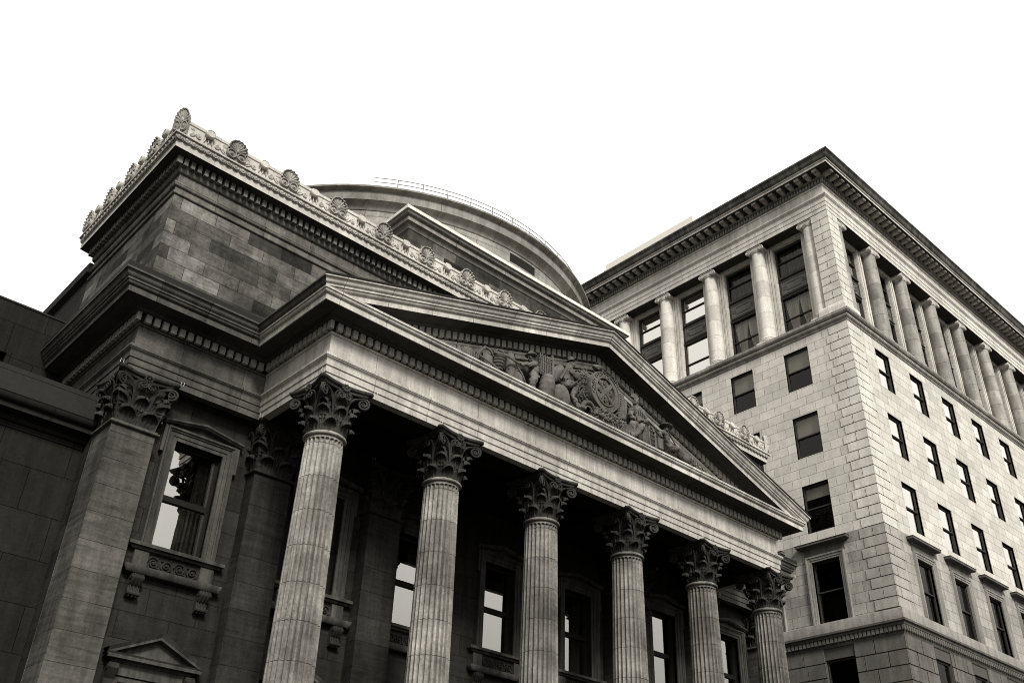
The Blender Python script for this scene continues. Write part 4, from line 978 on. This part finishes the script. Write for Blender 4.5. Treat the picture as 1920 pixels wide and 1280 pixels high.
pb = skin_person(B, SPINE); child(brim((18.24, 19.55, 18.07), .20, R(-6), .10), pb, 'hat'); child(MB().lathe([(.17, 17.36), (.175, 17.40), (.17, 17.43)], 18.385, 19.6, 16), pb, 'belt')
# seated figure in a feather headdress
Cc = dict(pelvis=(23.42, 19.62, 17.42, .20), belly=(23.46, 19.62, 17.68, .19), chest=(23.48, 19.60, 17.98, .22), neck=(23.42, 19.57, 18.22, .09), jaw=(23.38, 19.55, 18.30, .10), head=(23.37, 19.55, 18.41, .125), crown=(23.38, 19.56, 18.50, .11), nose=(23.25, 19.50, 18.39, .03),
         shl=(23.18, 19.56, 18.03, .11), ell=(23.0, 19.52, 17.72, .08), hal=(23.2, 19.42, 17.56, .06), shr=(23.76, 19.55, 18.05, .11), elr=(23.82, 19.48, 17.76, .085), har=(23.28, 19.38, 17.60, .06),
         hil=(23.3, 19.52, 17.36, .15), knl=(22.98, 19.42, 17.36, .12), anl=(23.0, 19.42, 16.95, .08), tol=(22.9, 19.32, 16.8, .06), hir=(23.52, 19.52, 17.36, .15), knr=(23.48, 19.36, 17.46, .125), anr=(23.14, 19.36, 16.98, .08), tor=(22.98, 19.28, 16.86, .06))
pc = skin_person(Cc, SPINE)
m = MB()
for k in range(13):
    a = R(30 + 11 * k); m.tube([(23.40, 19.54, 18.50), (23.40 + .16 * math.cos(a), 19.56, 18.52 + .13 * math.sin(a)), (23.40 + .24 * math.cos(a), 19.60, 18.52 + .22 * math.sin(a))], [.04, .05, .03], 5)
child(m, pc, 'feather_headdress')
m = MB()
for k in range(15):
    a = 2 * PI * k / 15; m.tube([(23.46 + .15 * math.cos(a), 19.58 + .12 * math.sin(a), 18.16), (23.46 + .26 * math.cos(a), 19.56 + .2 * math.sin(a), 17.98), (23.46 + .28 * math.cos(a), 19.54 + .22 * math.sin(a), 17.86)], [.03, .028, .015], 4)
child(m, pc, 'necklace')
m = MB(); m.grid([[(23.55 + .30 * (j / 12), 19.45 - .05 * math.sin(j * 1.6) - .04 * i / 6, 17.5 - .75 * i / 6 + .05 * math.sin(j)) for j in range(13)] for i in range(7)]); child(m, pc, 'robe')
m = MB(); m.tube([(24.05, 19.5, 16.7), (24.02, 19.55, 17.3), (24.12, 19.6, 17.72), (24.28, 19.6, 17.74), (24.36, 19.55, 17.5), (24.34, 19.5, 16.7)], .05, 6)
for k in range(5): m.tube([(24.05, 19.52, 16.9 + .16 * k), (24.34, 19.52, 16.9 + .16 * k)], .025, 5)
spart(m, 'chair_back')
# reclining man with a wide hat
Dd = dict(pelvis=(25.06, 19.62, 17.28, .16), belly=(24.99, 19.62, 17.44, .155), chest=(24.93, 19.60, 17.66, .175), neck=(24.98, 19.57, 17.84, .065), jaw=(25.03, 19.55, 17.9, .08), head=(25.04, 19.55, 17.98, .10), crown=(25.03, 19.55, 18.05, .085), nose=(25.15, 19.51, 17.95, .024),
         shl=(24.78, 19.50, 17.70, .085), ell=(24.55, 19.50, 17.58, .065), hal=(24.64, 19.42, 17.42, .05), shr=(25.12, 19.66, 17.68, .085), elr=(25.25, 19.6, 17.48, .06), har=(25.35, 19.5, 17.36, .045),
         hil=(25.08, 19.50, 17.22, .12), knl=(25.48, 19.44, 17.26, .10), anl=(25.72, 19.42, 16.98, .07), tol=(25.9, 19.38, 16.9, .05), hir=(25.15, 19.72, 17.2, .12), knr=(25.55, 19.66, 17.1, .10), anr=(25.86, 19.62, 16.86, .07), tor=(26.02, 19.58, 16.84, .05))
pd = skin_person(Dd, SPINE); child(brim((25.03, 19.55, 18.05), .25, R(6), .10), pd, 'hat')
spart(MB().bev(24.40, 19.42, 16.95, 24.68, 19.52, 17.36, .015), 'tablet')
spart(MB().tube([(25.0, 19.5, 17.9), (25.5, 19.45, 17.3), (25.9, 19.4, 16.8)], .03, 6), 'oar')
def leaves(n, cx, cz, rx, rz, y, s, seed, rise=0.0):
    r_ = random.Random(seed); m = MB()
    for k in range(n):
        a = r_.uniform(0, 2 * PI); q = math.sqrt(r_.random()); x = cx + rx * q * math.cos(a); z = cz + rz * q * math.sin(a) + rise * (x - cx); yy = y - .12 * (1 - q * q) - r_.random() * .06
        b = r_.uniform(0, 2 * PI) if r_.random() < .5 else r_.gauss(PI / 2, .5); l = s * r_.uniform(.7, 1.4); d = Vector((math.cos(b), -.25, math.sin(b))) * l; w = Vector((-math.sin(b), 0, math.cos(b))) * l * .32; p = Vector((x, yy, z))
        m.add([p, p + d * .5 + w, p + d, p + d * .5 - w, p + d * .45 + Vector((0, -.035, 0))], [(0, 4, 1), (1, 4, 2), (2, 4, 3), (3, 4, 0)])
    return m
spart(leaves(330, 21.0, 18.2, .36, .62, 19.85, .11, 1).ball((21.0, 19.92, 18.15), (.34, .14, .66), 14, 10), 'tree_foliage', ang=20)
spart(leaves(300, 21.9, 17.12, .95, .22, 19.55, .10, 2).ball((21.9, 19.65, 17.0), (.95, .22, .26), 16, 8), 'fruit_garland', ang=20)
m = MB()
for k in range(26): a = rnd.uniform(0, 1); m.ball((21.2 + 1.5 * a, 19.42 + rnd.uniform(-.05, .05), 17.1 + rnd.uniform(-.1, .16)), rnd.uniform(.04, .075), 8, 6)
spart(m, 'fruit')
m = MB()
for k in range(9): m.tube([(22.35 + .06 * k, 19.5, 16.75), (22.5 + .06 * k, 19.36, 17.1 + .02 * k), (22.72 + .05 * k, 19.4, 17.16), (22.85 + .03 * k, 19.45, 16.8)], .03, 5)
spart(m, 'wheat_sheaf')
m = MB(); p = [(20.55 + .30 * (1 - math.cos(t)) , 19.48 - .05 * math.sin(t), 17.02 + .30 * math.sin(t)) for t in [PI * i / 12 for i in range(13)]]; m.tube(p, [.10 - .005 * i for i in range(13)], 9)
m.tube([(20.62 + .16 * (1 - math.cos(t)), 19.40, 16.98 + .16 * math.sin(t)) for t in [PI * i / 10 for i in range(11)]], .03, 6)
spart(m, 'horn')
# shield of arms
SC = Vector((21.74, 19.52, 18.13)); m = MB(); EX, EZ = .74, .77
def ell(rx, rz, y, n=56, dx=0, dz=0): return [(SC.x + dx + rx * math.cos(2 * PI * k / n), SC.y + y, SC.z + dz + rz * math.sin(2 * PI * k / n)) for k in range(n)]
m.grid([ell(EX, EZ, .3), ell(EX, EZ, .0), ell(EX - .02, EZ - .02, -.03), ell(EX - .05, EZ - .05, -.03), ell(EX - .06, EZ - .06, 0), ell(.51, .56, -.01), ell(.50, .55, -.05), ell(.455, .505, -.05), ell(.445, .495, .03), ell(.2, .25, -.02), ell(.01, .01, -.03)], closeu=True)
shield = spart(m, 'shield')
def bar(a):
    d = Vector((math.cos(a), 0, math.sin(a))); n = Vector((-d.z, 0, d.x)); L = .46; b = MB(); c = SC + Vector((0, -.035, 0))
    for w, y in ((.075, 0), (.05, -.015)):
        b.add([c + d * L + n * w + Vector((0, y, 0)), c + d * L - n * w + Vector((0, y, 0)), c - d * L - n * w + Vector((0, y, 0)), c - d * L + n * w + Vector((0, y, 0))] + [c + d * L + n * w + Vector((0, .06, 0)), c + d * L - n * w + Vector((0, .06, 0)), c - d * L - n * w + Vector((0, .06, 0)), c - d * L + n * w + Vector((0, .06, 0))], [(0, 1, 2, 3), (0, 1, 5, 4), (1, 2, 6, 5), (2, 3, 7, 6), (3, 0, 4, 7)])
    return b
child(bar(R(48)), shield, 'cross_bar', ang=30); b = bar(R(132)); b.v = [(x, y + .004, z) for x, y, z in b.v]; child(b, shield, 'cross_bar', ang=30)
m = MB()
for q, (dx, dz) in enumerate(((-.27, 0), (.27, 0), (0, .31), (0, -.31))):
    for k in range(9):
        a = 2 * PI * k / 9 + q; r_ = .03 if k % 3 == 0 else .075; m.ball((SC.x + dx + r_ * math.cos(a), SC.y - .03, SC.z + dz + r_ * 1.2 * math.sin(a)), (.032, .03, .036), 6, 5)
    m.tube([(SC.x + dx, SC.y - .03, SC.z + dz - .05), (SC.x + dx * .9 + .02, SC.y - .03, SC.z + dz - .15)], .014, 5)
child(m, shield, 'flower_emblem')
txt = 'CONCORDIA'; tv = MB()
for i, ch_ in enumerate(txt):
    cu = bpy.data.curves.new('letter', 'FONT'); cu.body = ch_; cu.size = .17; cu.extrude = .018; cu.align_x = 'CENTER'; cu.align_y = 'CENTER'; cu.resolution_u = 3
    ob = bpy.data.objects.new('letter', cu); C.objects.link(ob); me = bpy.data.meshes.new_from_object(ob)
    a = R(196 - 15.5 * i); rx, rz = .60, .635
    Mx = Matrix.Translation((SC.x + rx * math.cos(a), SC.y - .02, SC.z + rz * math.sin(a))) @ Matrix.Rotation(-(a - PI / 2), 4, 'Y') @ Matrix.Rotation(PI / 2, 4, 'X')
    tv.add([tuple(Mx @ v.co) for v in me.vertices], [tuple(p_.vertices) for p_ in me.polygons])
    bpy.data.objects.remove(ob); bpy.data.curves.remove(cu); bpy.data.meshes.remove(me)
child(tv, shield, 'lettering', 'lettering', 20)
m = MB()
for k in range(22):
    a = R(-78 + 6.2 * k); p = SC + Vector((.80 * math.cos(a), 0, .84 * math.sin(a)))
    m.tube([p, p + Vector((.07 * math.cos(a + .7), -.05, .09 * math.sin(a + .7)))], [.035, .012], 5)
child(m, shield, 'laurel_wreath')
m = MB(); m.ball((21.52, 19.6, 19.0), (.24, .16, .12), 12, 8); m.ball((21.28, 19.55, 18.95), (.11, .10, .09), 10, 7); m.ball((21.80, 19.6, 18.95), (.2, .10, .04), 10, 6); m.ball((21.2, 19.5, 18.92), (.04, .04, .03), 6, 5)
for sx in (21.4, 21.62): m.ball((sx, 19.5, 18.9), (.06, .05, .05), 7, 5)
spart(m, 'beaver')
spart(MB().grid([[(22.62 + .5 * j / 10, 19.72 + .05 * math.sin(j * .9), 17.55 + 1.0 * i / 8 * (1 - .35 * abs(j / 10 - .35)) + .1 * (j / 10)) for j in range(11)] for i in range(9)]), 'banner')
# barrel, crate in netting, sacks, plough, basket on the left
def barrel(cx, cy, z0, z1, r, tilt=0):
    m = MB(); H = z1 - z0; pr = []
    for i in range(17):
        t = i / 16; rr = r * (.80 + .20 * math.sin(PI * t)); pr.append((rr + (.018 if i in (2, 3, 6, 7, 10, 11, 14) else 0), H * t))
    m.lathe([(.02, .03), (r * .76, .03), (r * .8, 0)] + pr + [(r * .76, H), (r * .74, H - .04), (.02, H - .04)], 0, 0, 24)
    return m.xform(Matrix.Translation((cx, cy, z0)) @ Matrix.Rotation(tilt, 4, 'Y'))
spart(barrel(18.93, 19.56, 16.66, 17.6, .27, R(6)), 'barrel', ang=30)
m = MB().bev(18.62, 19.55, 17.62, 19.2, 19.98, 18.32, .03)
for k in range(6):
    m.tube([(18.60, 19.52, 17.66 + .12 * k), (18.9, 19.50, 17.60 + .13 * k), (19.22, 19.53, 17.72 + .12 * k)], .018, 5); m.tube([(18.62 + .11 * k, 19.51, 17.6), (18.66 + .1 * k, 19.5, 18.0), (18.62 + .11 * k, 19.52, 18.34)], .018, 5)
spart(m, 'netted_crate')
spart(MB().tube([(19.16, 19.5, 18.45), (19.22, 19.5, 18.0), (19.2, 19.52, 17.6)], .04, 6), 'post')
m = MB(); m.ball((17.5, 19.7, 17.35), (.20, .16, .58), 12, 10); m.tube([(17.35, 19.6, 17.2), (17.56, 19.62, 17.9), (17.75, 19.6, 17.3)], .03, 5); m.ball((17.75, 19.6, 17.0), (.2, .18, .35), 12, 9); m.tube([(17.6, 19.45, 17.3), (17.8, 19.42, 17.05), (17.98, 19.45, 16.8)], .03, 6)
spart(rough(m, 5, .006), 'sack')
m = MB(); m.lathe([(.16, 0), (.23, .25), (.26, .42), (.28, .44), (.26, .46), (.05, .40)], 16.88, 19.6, 20)
for k in range(4): m.lathe([(.2 + .018 * k, .06 + .1 * k), (.235 + .016 * k, .09 + .1 * k), (.2 + .018 * k, .12 + .1 * k)], 16.88, 19.6, 20)
m.v = [(x, y, z + 16.95) for x, y, z in m.v]; m.tube([(16.62, 19.5, 17.38), (16.75, 19.5, 17.62), (17.0, 19.5, 17.62), (17.14, 19.5, 17.38)], .025, 6)
spart(m, 'basket')
m = MB(); m.tube([(15.98, 19.5, 16.95), (16.02, 19.48, 17.2), (16.22, 19.46, 17.44), (16.45, 19.5, 17.46), (16.62, 19.5, 17.3)], [.04, .05, .05, .04, .03], 7); m.tube([(15.98, 19.46, 17.06), (16.5, 19.42, 16.95), (17.0, 19.42, 16.75)], .045, 6); m.bev(16.2, 19.5, 16.9, 16.6, 19.8, 17.3, .02)
m.tube([(16.55, 19.44, 17.4), (17.1, 19.42, 17.5), (17.62, 19.42, 17.44)], .04, 6)
spart(m, 'plough')
m = MB(); m.ball((15.66, 19.62, 17.0), (.3, .2, .24), 14, 9); m.lathe([(.07, 16.8), (.11, 16.95), (.06, 17.08), (.09, 17.14)], 15.28, 19.6, 14)
for k in range(5): m.tube([(15.5 + .09 * k, 19.45, 16.8), (15.52 + .09 * k, 19.42, 17.08), (15.6 + .1 * k, 19.5, 17.22 - .02 * k)], .02, 5)
spart(m, 'sheaf_and_jug')
m = leaves(160, 26.5, 16.98, .85, .2, 19.6, .12, 9, rise=-.22); m.ball((26.1, 19.62, 17.12), (.28, .2, .2), 12, 8); m.ball((26.6, 19.64, 16.95), (.35, .2, .16), 12, 8)
for k in range(8): a = R(25 + 18 * k); m.tube([(26.15, 19.65, 17.2), (26.15 + .5 * math.cos(a), 19.75, 17.2 + .42 * math.sin(a))], [.03, .06], 5)
spart(m, 'fish_net_and_shells', ang=25)
# ------------------------------------------------------------------ light, sky, camera
sc = bpy.context.scene
W = bpy.data.worlds.new('World'); sc.world = W; W.use_nodes = True
nt = W.node_tree; nt.nodes.clear()
SUN_EL, SUN_AZ = R(SUNEL), R(SUNAZ)   # azimuth: direction to the sun, measured from +Y towards +X
sky = nt.nodes.new('ShaderNodeTexSky'); sky.sky_type = 'NISHITA'; sky.sun_disc = False; sky.sun_elevation = SUN_EL; sky.sun_rotation = SUN_AZ; sky.air_density = 1.0; sky.dust_density = 3.0
bw = nt.nodes.new('ShaderNodeHueSaturation'); bw.inputs['Saturation'].default_value = 0.0
nt.links.new(sky.outputs[0], bw.inputs['Color'])
b1 = nt.nodes.new('ShaderNodeBackground'); b1.inputs[1].default_value = 0.05; nt.links.new(bw.outputs[0], b1.inputs[0])
# overcast veil: brightest overhead, dim at the horizon
tc = nt.nodes.new('ShaderNodeTexCoord'); sp = nt.nodes.new('ShaderNodeSeparateXYZ'); nt.links.new(tc.outputs['Generated'], sp.inputs[0])
def mr_(lo, hi, a, b):
    m = nt.nodes.new('ShaderNodeMapRange'); m.interpolation_type = 'SMOOTHSTEP'
    for i, v in enumerate((lo, hi, a, b)): m.inputs[i + 1].default_value = v
    nt.links.new(sp.outputs[2], m.inputs[0]); return m.outputs[0]
mr = nt.nodes.new('ShaderNodeMath'); nt.links.new(mr_(.05, .40, SKY0, SKY1), mr.inputs[0]); nt.links.new(mr_(.40, 1.0, 0, SKY2 - SKY1), mr.inputs[1])
b2 = nt.nodes.new('ShaderNodeBackground'); b2.inputs[0].default_value = (1, .985, .945, 1); nt.links.new(mr.outputs[0], b2.inputs[1])
ad = nt.nodes.new('ShaderNodeAddShader'); nt.links.new(b1.outputs[0], ad.inputs[0]); nt.links.new(b2.outputs[0], ad.inputs[1])
wo = nt.nodes.new('ShaderNodeOutputWorld'); nt.links.new(ad.outputs[0], wo.inputs[0])
sl = bpy.data.lights.new('sun', 'SUN'); sl.energy = SUNE; sl.angle = R(SUNW); sl.color = (1, .97, .91)
so = bpy.data.objects.new('sun', sl); C.objects.link(so)
dv = Vector((math.sin(SUN_AZ) * math.cos(SUN_EL), math.cos(SUN_AZ) * math.cos(SUN_EL), math.sin(SUN_EL)))
so.rotation_euler = dv.to_track_quat('Z', 'Y').to_euler(); so.location = dv * 60
cam = bpy.data.cameras.new('camera'); cam.sensor_width = 36; cam.lens = 1817.13 / 1920 * 36; cam.clip_end = 3000; cam.clip_start = .1
co = bpy.data.objects.new('camera', cam); C.objects.link(co)
yw, pt, rl_ = R(41.66038725), R(32.42511588), R(2.20435151)
fw = Vector((math.sin(yw) * math.cos(pt), math.cos(yw) * math.cos(pt), math.sin(pt)))
r0 = Vector((math.cos(yw), -math.sin(yw), 0)); u0 = r0.cross(fw)
ri = r0 * math.cos(rl_) + u0 * math.sin(rl_); up = -r0 * math.sin(rl_) + u0 * math.cos(rl_)
co.matrix_world = Matrix(((ri.x, up.x, -fw.x, 0), (ri.y, up.y, -fw.y, 0), (ri.z, up.z, -fw.z, 1.6), (0, 0, 0, 1)))
sc.camera = co
sc.render.engine = 'CYCLES'
sc.view_settings.view_transform = 'Standard'; sc.view_settings.look = 'None'; sc.view_settings.gamma = 1; sc.view_settings.exposure = EXPO
sc.cycles.max_bounces = 6; sc.cycles.diffuse_bounces = 3; sc.cycles.glossy_bounces = 3; sc.cycles.transparent_max_bounces = 6
sc.cycles.filter_width = 1.0
